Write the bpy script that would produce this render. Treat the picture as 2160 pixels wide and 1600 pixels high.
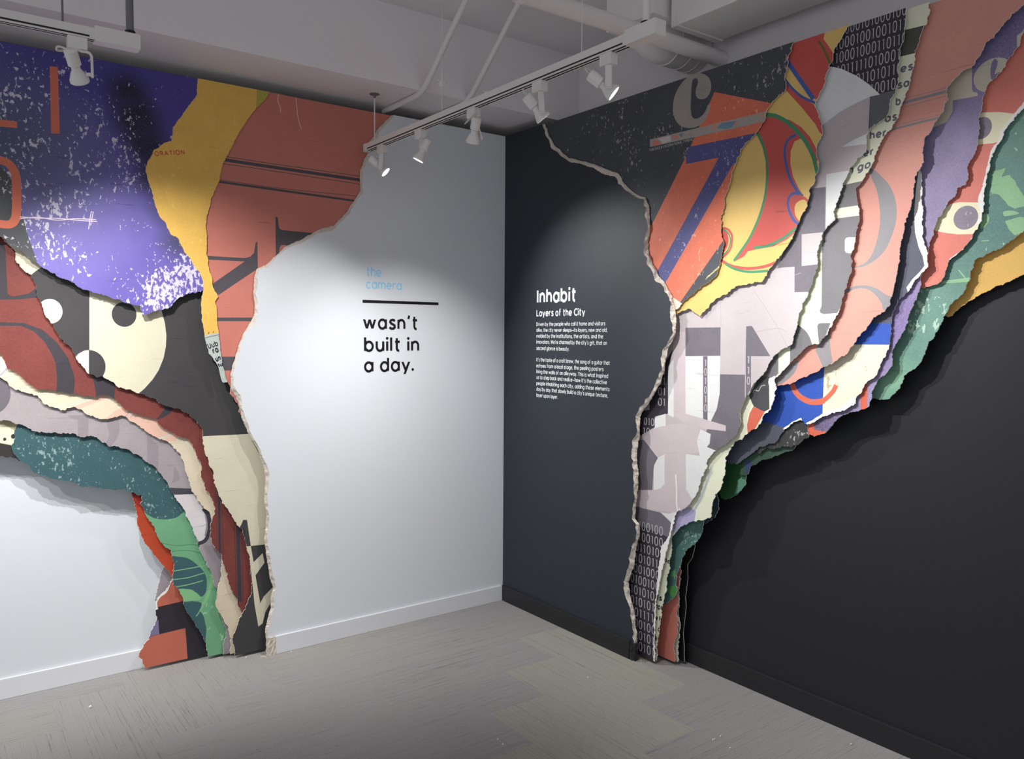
import bpy, bmesh, math, random
import numpy as np
from mathutils import Vector, Matrix
from mathutils.geometry import delaunay_2d_cdt

for o in list(bpy.data.objects):
    bpy.data.objects.remove(o, do_unlink=True)
SC = bpy.context.scene
COL = SC.collection
random.seed(7)

# ------------------------------------------------------------------ camera
H = 2.85                      # height of the free-standing mural walls
DEP = 0.216                   # how far the inner walls stand behind the torn front walls
F_PX, CX, CY, CZ, YAW, PITCH, ROLL = (1671.543, -2.862607, -3.941762, 1.649414,
                                      0.638286, -0.055792, 0.006634)
_fw = np.array([math.sin(YAW)*math.cos(PITCH), math.cos(YAW)*math.cos(PITCH), math.sin(PITCH)])
_rt = np.cross(_fw, [0, 0, 1]); _rt /= np.linalg.norm(_rt); _up = np.cross(_rt, _fw)
_c, _s = math.cos(ROLL), math.sin(ROLL)
_r = _c*_rt + _s*_up; _u = -_s*_rt + _c*_up
CAM = np.array([CX, CY, CZ])
cd = bpy.data.cameras.new('camera'); cam = bpy.data.objects.new('camera', cd); COL.objects.link(cam)
cam.matrix_world = Matrix(((_r[0], _u[0], -_fw[0], CX), (_r[1], _u[1], -_fw[1], CY),
                           (_r[2], _u[2], -_fw[2], CZ), (0, 0, 0, 1)))
cd.sensor_width = 36; cd.sensor_fit = 'HORIZONTAL'; cd.lens = F_PX/2160*36
cd.clip_start = 0.05; cd.clip_end = 60
SC.camera = cam

# ------------------------------------------------------------------ world, exposure
w = bpy.data.worlds.new('world'); SC.world = w; w.use_nodes = True
bg = w.node_tree.nodes['Background']
bg.inputs[0].default_value = (0.92, 0.95, 1.0, 1); bg.inputs[1].default_value = 0.66
vs = SC.view_settings
vs.view_transform = 'Standard'; vs.look = 'None'; vs.exposure = 0.0; vs.gamma = 1.0
vs.use_curve_mapping = False
SPOT_W = 70.0                # power of one track lamp
LAMP_COL = (1.0, 0.975, 0.955)

# ------------------------------------------------------------------ small helpers
def lin(h):
    h = h.lstrip('#'); v = [int(h[i:i+2], 16)/255 for i in (0, 2, 4)]
    return tuple(x/12.92 if x <= 0.04045 else ((x+0.055)/1.055)**2.4 for x in v)

def ray(p):
    return _fw + _r*(p[0]-1080)/F_PX - _u*(p[1]-800)/F_PX
def onY(p, y):
    d = ray(p); return CAM + d*(y-CY)/d[1]
def onX(p, x):
    d = ray(p); return CAM + d*(x-CX)/d[0]
def onZ(p, z):
    d = ray(p); return CAM + d*(z-CZ)/d[2]
def PL(p, side, c):
    """place a point seen on the photo onto the wall plane it lies on: (along, height)"""
    if side == 'L':
        q = onY(p, c); return (q[0], q[2])
    q = onX(p, c); return (q[1], q[2])
def to3(s, t, side, c):
    return (s, c, t) if side == 'L' else (c, s, t)

def tag(o, label=None, cat=None, group=None, kind=None):
    if label: o['label'] = label
    if cat: o['category'] = cat
    if group: o['group'] = group
    if kind: o['kind'] = kind
    return o

def link(name, me, parent=None):
    o = bpy.data.objects.new(name, me); COL.objects.link(o)
    if parent: o.parent = parent
    return o
def empty(name, loc, rz=0.0):
    o = bpy.data.objects.new(name, None); COL.objects.link(o)
    o.location = loc; o.rotation_euler = (0, 0, rz); o.empty_display_size = 0.05
    return o
def from_bm(name, bm, mats, parent=None, smooth=False):
    me = bpy.data.meshes.new(name); bmesh.ops.recalc_face_normals(bm, faces=bm.faces)
    bm.to_mesh(me); bm.free()
    for m in (mats if isinstance(mats, (list, tuple)) else [mats]):
        me.materials.append(m)
    if smooth:
        me.polygons.foreach_set('use_smooth', [True]*len(me.polygons))
        try: me.set_sharp_from_angle(angle=math.radians(40))
        except Exception: pass
    return link(name, me, parent)
def box(bm, x0, x1, y0, y1, z0, z1, bev=0.0):
    vs_ = [bm.verts.new(v) for v in ((x0,y0,z0),(x1,y0,z0),(x1,y1,z0),(x0,y1,z0),
                                     (x0,y0,z1),(x1,y0,z1),(x1,y1,z1),(x0,y1,z1))]
    fs = [bm.faces.new([vs_[i] for i in q]) for q in
          ((0,3,2,1),(4,5,6,7),(0,1,5,4),(1,2,6,5),(2,3,7,6),(3,0,4,7))]
    if bev:
        es = list({e for f in fs for e in f.edges})
        bmesh.ops.bevel(bm, geom=es, offset=bev, segments=2, affect='EDGES', profile=0.6)
    return bm
def frame(d):
    d = Vector(d).normalized()
    a = Vector((0, 0, 1)) if abs(d.z) < 0.95 else Vector((1, 0, 0))
    x = d.cross(a).normalized(); return x, x.cross(d).normalized(), d
def lathe(bm, p0, d, prof, seg=24, cap=True):
    """surface of revolution about p0 along d; prof = [(distance, radius)]"""
    x, y, d = frame(d); p0 = Vector(p0); rings = []
    for (h, r) in prof:
        rings.append([bm.verts.new(p0 + d*h + x*(r*math.cos(2*math.pi*k/seg)) + y*(r*math.sin(2*math.pi*k/seg)))
                      for k in range(seg)])
    for a, b in zip(rings, rings[1:]):
        for k in range(seg):
            bm.faces.new((a[k], a[(k+1) % seg], b[(k+1) % seg], b[k]))
    if cap:
        bm.faces.new(rings[0][::-1]); bm.faces.new(rings[-1])
    return bm
def tube(bm, pts, r, seg=12, cap=True):
    pts = [Vector(p) for p in pts]; rings = []
    t0 = (pts[1]-pts[0]).normalized(); x, y, _ = frame(t0)
    for i, p in enumerate(pts):
        t = (pts[min(i+1, len(pts)-1)]-pts[max(i-1, 0)]).normalized()
        x = (x - t*x.dot(t)).normalized(); y = t.cross(x)
        rings.append([bm.verts.new(p + x*(r*math.cos(2*math.pi*k/seg)) + y*(r*math.sin(2*math.pi*k/seg)))
                      for k in range(seg)])
    for a, b in zip(rings, rings[1:]):
        for k in range(seg):
            bm.faces.new((a[k], a[(k+1) % seg], b[(k+1) % seg], b[k]))
    if cap:
        bm.faces.new(rings[0][::-1]); bm.faces.new(rings[-1])
    return bm
def catmull(pts, n=6, closed=False):
    P = [np.array(p, float) for p in pts]; N = len(P); out = []
    rng = range(N if closed else N-1)
    for i in rng:
        if closed:
            a, b, c, d = P[i-1], P[i], P[(i+1) % N], P[(i+2) % N]
        else:
            a, b, c, d = P[max(i-1, 0)], P[i], P[i+1], P[min(i+2, N-1)]
        for k in range(n):
            t = k/n
            out.append(0.5*((2*b)+(-a+c)*t+(2*a-5*b+4*c-d)*t*t+(-a+3*b-3*c+d)*t**3))
    if not closed: out.append(P[-1])
    return out

# ------------------------------------------------------------------ materials
MATS = {}
def base_mat(name, color, rough=0.6, spec=0.3, metal=0.0, wr=0.0, mot=0.0, flecks=None, bump=0.0, grad=None, side='L'):
    """procedural material: mottling, dark paper creases, worn-away flecks"""
    m = bpy.data.materials.new(name); m.use_nodes = True; nt = m.node_tree; N = nt.nodes; L = nt.links
    b = N['Principled BSDF']
    c = lin(color) if isinstance(color, str) else color
    b.inputs['Roughness'].default_value = rough; b.inputs['Specular IOR Level'].default_value = spec
    b.inputs['Metallic'].default_value = metal
    b.inputs['Base Color'].default_value = (*c, 1)
    geo = N.new('ShaderNodeNewGeometry'); pos = geo.outputs['Position']
    rgb = N.new('ShaderNodeRGB'); rgb.outputs[0].default_value = (*c, 1); cur = rgb.outputs[0]
    def noise(scale, detail=3.0, rough_=0.6, sx=(1, 1, 1), dist=0.0):
        mp = N.new('ShaderNodeMapping'); mp.inputs['Scale'].default_value = sx
        L.new(pos, mp.inputs['Vector'])
        n = N.new('ShaderNodeTexNoise'); n.inputs['Scale'].default_value = scale
        n.inputs['Detail'].default_value = detail; n.inputs['Roughness'].default_value = rough_
        n.inputs['Distortion'].default_value = dist
        L.new(mp.outputs[0], n.inputs['Vector']); return n.outputs['Fac']
    def rng(v, a, b_, c_=0.0, d_=1.0):
        r = N.new('ShaderNodeMapRange'); r.inputs['From Min'].default_value = a; r.inputs['From Max'].default_value = b_
        r.inputs['To Min'].default_value = c_; r.inputs['To Max'].default_value = d_; L.new(v, r.inputs['Value']); return r.outputs[0]
    def mix(f, a, col, blend='MIX'):
        x = N.new('ShaderNodeMix'); x.data_type = 'RGBA'; x.blend_type = blend
        L.new(f, x.inputs['Factor']); L.new(a, x.inputs['A'])
        if isinstance(col, tuple): x.inputs['B'].default_value = (*col, 1)
        else: L.new(col, x.inputs['B'])
        return x.outputs['Result']
    if grad:                                   # second ink colour blending in over the printed sheet
        for (g_col, pt, r0, r1) in grad:
            d = N.new('ShaderNodeVectorMath'); d.operation = 'DISTANCE'; L.new(pos, d.inputs[0]); d.inputs[1].default_value = pt
            cur = mix(rng(d.outputs['Value'], r0, r1, 1, 0), cur, lin(g_col))
    if mot:
        cur = mix(rng(noise(9, 4), 0.35, 0.7, 0, mot), cur, tuple(x*0.6 for x in c))
        cur = mix(rng(noise(140, 2), 0.4, 0.75, 0, mot*0.7), cur, tuple(min(1, x*1.35+0.01) for x in c))
    if wr:
        st = (2.2, 2.2, 34)
        cur = mix(rng(noise(2.0, 4, 0.55, st, 0.3), 0.66, 0.72, 0, wr), cur, tuple(x*0.35 for x in c))
    if flecks:
        fc, scale, thr, spots = flecks
        v = noise(scale, 6, 0.62, (1.25, 1.25, 0.8), 0.4)
        big = noise(scale*0.16, 3, 0.6)
        ad = N.new('ShaderNodeMath'); ad.operation = 'MULTIPLY_ADD'; L.new(big, ad.inputs[0]); ad.inputs[1].default_value = 0.42
        L.new(v, ad.inputs[2]); acc = ad.outputs[0]
        for (pt, r, k) in spots:
            d = N.new('ShaderNodeVectorMath'); d.operation = 'DISTANCE'; L.new(pos, d.inputs[0]); d.inputs[1].default_value = pt
            q = rng(d.outputs['Value'], r*0.35, r, k, 0)
            a2 = N.new('ShaderNodeMath'); a2.operation = 'ADD'; L.new(acc, a2.inputs[0]); L.new(q, a2.inputs[1]); acc = a2.outputs[0]
        cur = mix(rng(acc, thr, thr+0.012, 0, 0.9), cur, lin(fc))
    L.new(cur, b.inputs['Base Color'])
    if bump:
        bp = N.new('ShaderNodeBump'); bp.inputs['Strength'].default_value = bump; bp.inputs['Distance'].default_value = 0.004
        L.new(noise(90, 4), bp.inputs['Height']); L.new(bp.outputs[0], b.inputs['Normal'])
    return m
def M(color, **k):
    key = (color, tuple(sorted((a, str(b)) for a, b in k.items())))
    if key not in MATS:
        kk = dict(wr=0.28, mot=0.16, rough=0.55, spec=0.25); kk.update(k)
        c = np.array(lin(color)); y = c.dot([.2126, .7152, .0722])
        MATS[key] = base_mat('print_%s' % color.strip('#'), tuple(c*.88+y*.12), **kk)     # printers' inks are never fully saturated
    return MATS[key]
CORE = base_mat('paper_core', '#F1EEE6', rough=0.9, spec=0.1)
NEWS = base_mat('newsprint', '#BFC9C4', rough=0.7, mot=0.5)
WHITE = base_mat('torn_paper_white', '#F4F3F0', rough=0.9, spec=0.1, bump=0.3)
PLASTER = base_mat('torn_plaster', '#D9D0C4', rough=0.95, spec=0.05, mot=0.5, bump=0.8)
W_WHITE = base_mat('white_wall_paint', '#DFE4E9', rough=0.5, spec=0.25, bump=0.04)
W_DARK = base_mat('charcoal_wall_paint', '#2F353C', rough=0.55, spec=0.35, bump=0.05)
W_BLACK = base_mat('black_wall_paint', '#26272B', rough=0.5, spec=0.35, bump=0.05)
B_WHITE = base_mat('white_trim', '#E2E4E8', rough=0.4, spec=0.4)
B_DARK = base_mat('black_trim', '#26272A', rough=0.35, spec=0.45)
B_LEDGE = base_mat('black_ledge_highlight', '#2E3036', rough=0.18, spec=0.9)  # highlight put into a slightly lighter, glossier black than the trim
CEIL = base_mat('ceiling_paint', '#F1EDEF', rough=0.8, spec=0.1, bump=0.05)
METAL_W = base_mat('white_enamel', '#E8E5E2', rough=0.4, spec=0.4)
METAL_G = base_mat('grey_steel', '#77787C', rough=0.45, spec=0.5, metal=0.3)
PIPE = base_mat('painted_pipe', '#EBE7E6', rough=0.55, spec=0.3)
SLOT = base_mat('track_slot', '#2A2626', rough=0.5)
VINYL_K = base_mat('black_vinyl', '#141116', rough=0.5)
PROJ_B = base_mat('projected_blue', '#92DAFF', rough=0.5)  # projected light put into the letters as a plain blue colour
VINYL_W = base_mat('white_vinyl', '#F4F6F8', rough=0.5)
CABLE = base_mat('white_cord', '#D6D4D0', rough=0.6)

# ------------------------------------------------------------------ planar shapes
def wind(px, py, loops):
    """winding number of points about a set of loops"""
    tot = np.zeros(len(px), int)
    for lp in loops:
        a = np.asarray(lp); b = np.roll(a, -1, 0)
        for (x0, y0), (x1, y1) in zip(a, b):
            if y0 == y1: continue
            up = (y0 <= py) & (y1 > py); dn = (y1 <= py) & (y0 > py)
            if not (up.any() or dn.any()): continue
            isl = (x1-x0)*(py-y0)-(px-x0)*(y1-y0)
            tot += (up & (isl > 0)).astype(int) - (dn & (isl < 0)).astype(int)
    return tot
def planar(shapes):
    """arrange stacked shapes [(key, loops)] into one flat triangulation; the last shape on top wins.
       the first shape limits the sheet."""
    V = []; E = []
    for key, loops in shapes:
        for lp in loops:
            q = []
            for p in lp:
                if not q or (abs(p[0]-q[-1][0])+abs(p[1]-q[-1][1])) > 2e-5: q.append((float(p[0]), float(p[1])))
            if len(q) < 3: continue
            b = len(V); V += q; E += [(b+i, b+(i+1) % len(q)) for i in range(len(q))]
    r = delaunay_2d_cdt([Vector(v) for v in V], E, [], 0, 1e-6)
    vv = np.array([(v[0], v[1]) for v in r[0]]); tri = np.array([t for t in r[2] if len(t) == 3])
    cen = vv[tri].mean(1)
    res = np.full(len(tri), -1)
    for i, (key, loops) in enumerate(shapes):
        al = np.concatenate([np.asarray(l) for l in loops])
        lo, hi = al.min(0), al.max(0)
        sel = np.where((cen[:, 0] >= lo[0]) & (cen[:, 0] <= hi[0]) & (cen[:, 1] >= lo[1]) & (cen[:, 1] <= hi[1]))[0]
        if i and len(sel): sel = sel[res[sel] >= 0]
        if not len(sel): continue
        k = wind(cen[sel, 0], cen[sel, 1], loops)
        res[sel[k != 0]] = i
    ar = np.abs(np.cross(vv[tri[:, 1]]-vv[tri[:, 0]], vv[tri[:, 2]]-vv[tri[:, 0]]))
    keep = (res >= 0) & (ar > 1e-11)
    return vv, tri[keep], res[keep]
def ribbon(pts, hw, closed=False):
    P = np.asarray(pts, float); n = len(P)
    if closed:
        T = np.roll(P, -1, 0)-np.roll(P, 1, 0)
    else:
        T = np.empty_like(P); T[1:-1] = P[2:]-P[:-2]; T[0] = P[1]-P[0]; T[-1] = P[-1]-P[-2]
    T /= np.maximum(np.linalg.norm(T, axis=1), 1e-9)[:, None]; Nn = np.stack([-T[:, 1], T[:, 0]], 1)
    if not closed:                                   # mitre the sharp corners
        for i in range(1, n-1):
            d1 = P[i]-P[i-1]; d2 = P[i+1]-P[i]; l1 = np.linalg.norm(d1); l2 = np.linalg.norm(d2)
            if l1 > 1e-9 and l2 > 1e-9 and (d1.dot(d2)/l1/l2) > -0.3:
                n1 = np.array([-d1[1], d1[0]])/l1; n2 = np.array([-d2[1], d2[0]])/l2
                m_ = n1+n2; q = m_.dot(m_)
                if q > 0.3: Nn[i] = m_*2/q
    A = P+Nn*hw; B = P-Nn*hw
    if closed: return [list(map(tuple, A)), list(map(tuple, B[::-1]))]
    return [list(map(tuple, A))+list(map(tuple, B[::-1]))]
def solid(name, vv, tri, idx, mats, side, c, depth, loop=None, core=None, parent=None):
    """flat faces on the wall plane, given real thickness going back into the wall"""
    me = bpy.data.meshes.new(name); n = len(vv)
    sg = 1.0
    v3 = [to3(a, b, side, c) for a, b in vv] + [to3(a, b, side, c+depth) for a, b in vv]
    faces = []; mi = []
    cnt = {}
    for t, k in zip(tri, idx):
        a, b, d = (int(x) for x in t)
        ar = (vv[b][0]-vv[a][0])*(vv[d][1]-vv[a][1])-(vv[d][0]-vv[a][0])*(vv[b][1]-vv[a][1])
        if ar < 0: b, d = d, b                       # counter-clockwise in (along, up)
        for e in ((a, b), (b, d), (d, a)):
            if (e[1], e[0]) in cnt: del cnt[(e[1], e[0])]
            else: cnt[e] = 1
        if side == 'L': faces.append((a, b, d)); faces.append((n+a, n+d, n+b))
        else: faces.append((a, d, b)); faces.append((n+a, n+b, n+d))
        mi += [int(k), core if core is not None else int(k)]
    for (a, b) in cnt:
        faces.append((a, n+a, n+b, b) if side == 'L' else (b, n+b, n+a, a)); mi.append(core if core is not None else 0)
    me.from_pydata(v3, [], faces)
    for m in mats: me.materials.append(m)
    me.polygons.foreach_set('material_index', mi); me.update()
    return link(name, me, parent)

# ---- torn outlines
def vnoise(n, step, seed):
    r = np.random.RandomState(seed); k = int(n/step)+3
    g = r.uniform(-1, 1, k); x = np.arange(n)/step; i = x.astype(int); f = x-i; f = f*f*(3-2*f)
    return g[i]*(1-f)+g[i+1]*f
def torn(pts, seed=1, amp=1.25, seg=2.2):
    P = [np.array(p, float) for p in pts]; out = []
    for a, b in zip(P, P[1:]):
        k = max(1, int(np.linalg.norm(b-a)/seg))
        out += [a+(b-a)*i/k for i in range(k)]
    out.append(P[-1]); Q = np.array(out); n = len(Q)
    T = np.gradient(Q, axis=0); T /= np.maximum(np.linalg.norm(T, axis=1), 1e-9)[:, None]
    Nn = np.stack([-T[:, 1], T[:, 0]], 1)
    d = amp*(vnoise(n, 6.0, seed)+0.75*vnoise(n, 2.2, seed+50)+0.5*vnoise(n, 1.0, seed+90))
    d[0] = d[-1] = 0
    return [tuple(p) for p in Q+Nn*d[:, None]]
# ------------------------------------------------------------------ a plain geometric stroke alphabet
def arc(cx, cy, rx, ry, a0, a1, n=14):
    return [(cx+rx*math.cos(math.radians(a0+(a1-a0)*i/n)), cy+ry*math.sin(math.radians(a0+(a1-a0)*i/n))) for i in range(n+1)]
XH, AS, DS, CP = 0.50, 0.74, -0.20, 0.70
def O_(cx=0.23, r=0.23): return ('o', [(cx+r*math.cos(2*math.pi*i/20), 0.25+0.25*math.sin(2*math.pi*i/20)) for i in range(20)])
S_LOW = [(.34, .42), (.28, .485), (.18, .50), (.07, .46), (.04, .37), (.11, .29), (.23, .24), (.33, .18), (.34, .08), (.26, .01), (.15, 0), (.05, .03), (0, .09)]
GL = {
 'a': (.46, [O_(), [(.46, .52), (.46, 0)]]), 'b': (.46, [O_(), [(0, AS), (0, 0)]]), 'd': (.46, [O_(), [(.46, AS), (.46, 0)]]),
 'p': (.46, [O_(), [(0, .52), (0, DS)]]), 'q': (.46, [O_(), [(.46, .52), (.46, DS)]]), 'o': (.46, [O_()]),
 'c': (.40, [arc(.23, .25, .23, .25, 45, 315)]), 'e': (.46, [arc(.23, .25, .23, .25, 0, 318), [(0.02, .25), (.475, .25)]]),
 'g': (.46, [O_(), [(.46, .52), (.46, -.02)]+arc(.23, -.02, .23, .19, 0, -140, 8)]),
 'h': (.40, [[(0, AS), (0, 0)], [(0, .28)]+arc(.2, .28, .2, .22, 180, 0)+[(.40, 0)]]),
 'n': (.40, [[(0, .52), (0, 0)], [(0, .28)]+arc(.2, .28, .2, .22, 180, 0)+[(.40, 0)]]),
 'm': (.68, [[(0, .52), (0, 0)], [(0, .30)]+arc(.17, .30, .17, .20, 180, 0)+[(.34, 0)], [(.34, .30)]+arc(.51, .30, .17, .20, 180, 0)+[(.68, 0)]]),
 'r': (.24, [[(0, .52), (0, 0)], [(0, .26)]+arc(.22, .26, .22, .24, 180, 80, 8)]),
 'u': (.40, [[(.40, .52), (.40, 0)], [(0, .52), (0, .22)]+arc(.2, .22, .2, .22, 180, 360)]),
 'i': (.0, [[(0, .52), (0, 0)], ('dot', (0, .69))]), 'l': (.0, [[(0, AS), (0, 0)]]),
 'j': (.1, [[(.1, .52), (.1, -.08)]+arc(0, -.08, .1, .12, 0, -80, 6), ('dot', (.1, .69))]),
 't': (.30, [[(.11, .70), (.11, .14)]+arc(.24, .14, .13, .14, 180, 280, 6), [(0, .50), (.30, .50)]]),
 'f': (.28, [[(.10, 0), (.10, .56)]+arc(.25, .56, .15, .18, 180, 80, 6), [(0, .48), (.27, .48)]]),
 'v': (.42, [('par', (0, .50), (.21, 0)), ('par', (.42, .50), (.21, 0))]), 'w': (.70, [('par', (0, .50), (.175, 0)), ('par', (.35, .50), (.175, 0)), ('par', (.35, .50), (.525, 0)), ('par', (.70, .50), (.525, 0))]),
 'y': (.44, [('par', (0, .50), (.22, 0)), ('par', (.44, .50), (.14, DS))]), 'x': (.40, [('par', (0, .50), (.40, 0)), ('par', (0, 0), (.40, .50))]),
 'k': (.38, [[(0, AS), (0, 0)], [(.36, .52), (.02, .22)], [(.12, .32), (.38, 0)]]),
 'z': (.36, [[(0, .49), (.35, .49), (.01, .02), (.37, .02)]]), 's': (.34, [S_LOW]),
 "'": (.08, [[(.09, .76), (.02, .56)]]), ',': (.06, [[(.06, .07), (0, -.12)]]), '.': (.0, [('dot', (0, .05))]), '-': (.6, [[(0, .26), (.62, .26)]]),
 '0': (.32, [('o', [(.16+.16*math.copysign(abs(math.cos(2*math.pi*i/20))**.75, math.cos(2*math.pi*i/20)), .35+.35*math.sin(2*math.pi*i/20)) for i in range(20)])]),
 '1': (.20, [[(.0, .62), (.12, .70), (.12, 0)]]),
 'D': (.48, [[(0, 0), (0, CP)], [(0, .70), (.18, .70)]+arc(.18, .35, .30, .35, 90, -90)+[(0, 0)]]),
 'I': (.0, [[(0, 0), (0, CP)]]), 'L': (.34, [[(0, CP), (0, .03), (.36, .03)]]), 'C': (.52, [arc(.34, .35, .34, .35, 45, 315)]),
 'T': (.48, [[(.24, 0), (.24, CP)], [(0, .67), (.48, .67)]]), 'W': (.88, [('par', (0, CP), (.21, 0)), ('par', (.44, CP), (.21, 0)), ('par', (.44, CP), (.67, 0)), ('par', (.88, CP), (.67, 0))]),
 'P': (.40, [[(0, 0), (0, CP)], [(0, .68), (.2, .68)]+arc(.2, .50, .19, .18, 90, -90)+[(0, .32)]]),
 'R': (.42, [[(0, 0), (0, CP)], [(0, .68), (.2, .68)]+arc(.2, .50, .19, .18, 90, -90)+[(0, .32)], [(.18, .33), (.42, 0)]]),
 'O': (.66, [('o', [(.33+.33*math.cos(2*math.pi*i/24), .35+.35*math.sin(2*math.pi*i/24)) for i in range(24)])]),
 'A': (.56, [('par', (0, 0), (.28, CP)), ('par', (.56, 0), (.28, CP)), [(.1, .22), (.46, .22)]]), 'N': (.48, [[(0, 0), (0, .70)], ('par', (.03, .70), (.45, 0)), [(.48, 0), (.48, .70)]]),
 'E': (.36, [[(0, 0), (0, CP)], [(0, .67), (.37, .67)], [(0, .36), (.33, .36)], [(0, .03), (.37, .03)]]),
 'F': (.34, [[(0, 0), (0, CP)], [(0, .67), (.36, .67)], [(0, .36), (.32, .36)]]),
 'H': (.46, [[(0, 0), (0, CP)], [(.46, 0), (.46, CP)], [(0, .36), (.46, .36)]]),
 'B': (.42, [[(0, 0), (0, CP)], [(0, .68), (.2, .68)]+arc(.2, .52, .17, .16, 90, -90)+[(0, .36)], [(.2, .36)]+arc(.2, .19, .2, .17, 90, -90)+[(0, .02)]]),
 'S': (.40, [[(x*1.15, y*1.4) for x, y in S_LOW]]), 'U': (.46, [[(0, CP), (0, .23)]+arc(.23, .23, .23, .23, 180, 360)+[(.46, CP)]]),
 'Y': (.5, [[(0, CP), (.25, .32)], [(.5, CP), (.25, .32), (.25, 0)]]),
}
def text_loops(txt, wgt, gap=0.13, space=0.30, by_letter=False):
    """loops of a line of lettering, size 1, weight = stroke width"""
    x = wgt/2; out = []; hw = wgt/2; word = 0
    for ch in txt:
        if ch == ' ': x += space; word += 1; continue
        adv, st = GL[ch]
        if by_letter: word += 1
        for s in st:
            if isinstance(s, tuple) and s[0] == 'o':
                out.append((word, ribbon([(p[0]+x, p[1]) for p in s[1]], hw, True)))
            elif isinstance(s, tuple) and s[0] == 'par':
                (xa, ya), (xb, yb) = s[1], s[2]; hh = hw*math.hypot(xb-xa, yb-ya)/abs(yb-ya)
                if ya < yb: (xa, ya), (xb, yb) = (xb, yb), (xa, ya)
                out.append((word, [[(x+xa-hh, ya), (x+xb-hh, yb), (x+xb+hh, yb), (x+xa+hh, ya)]]))
            elif isinstance(s, tuple):
                out.append((word, [[(x+s[1][0]+hw*1.2*math.cos(k*math.pi/6), s[1][1]+hw*1.2*math.sin(k*math.pi/6)) for k in range(12)]]))
            else:
                out.append((word, ribbon([(p[0]+x, p[1]) for p in s], hw)))
        x += adv+wgt+gap*0.75
    return out, x-gap*0.75-wgt/2
def text_on(txt, p0, p1, hpx, side, c, wgt=0.1, ref=CP, gap=0.13, space=0.30, words=False):
    """a line set from p0 to p1 on a wall; hpx = height in the photo of a letter of height ref"""
    s0, t0 = PL(p0, side, c); s1, t1 = PL(p1, side, c)
    _, th = PL((p0[0], p0[1]-hpx), side, c); sc = (th-t0)/ref
    lp, wd = text_loops(txt, wgt, gap, space, words == 'letters'); kx = (s1-s0)/wd; z = (t0+t1)/2
    tilt = (t1-t0)/(s1-s0) if abs(t1-t0) > 0.12*abs(s1-s0) else 0.0      # only a line set on a slant is turned
    q = math.sqrt(1+tilt*tilt); z = t0 if tilt else z; n_ = 1.0 if s1 > s0 else -1.0
    res = []
    for wd_, g in lp:
        res.append([[(s0+x*kx-n_*y*sc*tilt/q*(1 if tilt else 0), z+x*kx*tilt+y*sc/q) for x, y in l] for l in g])
    if words:
        ks = sorted({k for k, _ in lp}); return [[r for r, (k, _) in zip(res, lp) if k == q_] for q_ in ks]
    return res
def lettering(name, label, rows, side, c, mat, letters=True):
    """vinyl and projected letters on a wall, one thin raised sheet"""
    rows = [w_ for r in rows for w_ in r]                # every word its own piece
    a0 = [p for r in rows for g in r for l in g for p in l]
    o = empty(name, to3(min(p[0] for p in a0) if side == 'L' else max(p[0] for p in a0), min(p[1] for p in a0), side, c)); tag(o, label, 'lettering')
    for r in rows:
        al = [p for g in r for l in g for p in l]
        x0 = min(p[0] for p in al)-.01; x1 = max(p[0] for p in al)+.01; y0 = min(p[1] for p in al)-.01; y1 = max(p[1] for p in al)+.01
        shapes = [('bg', [[(x0, y0), (x1, y0), (x1, y1), (x0, y1)]])]+[('g', g) for g in r]
        vv, tri, idx = planar(shapes); tri = tri[idx > 0]
        q = solid('letter' if letters else 'word', vv, tri, np.zeros(len(tri), int), [mat], side, c, 0.0012)
        q.data.transform(Matrix.Translation(-o.location)); q.parent = o
    return o

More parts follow.
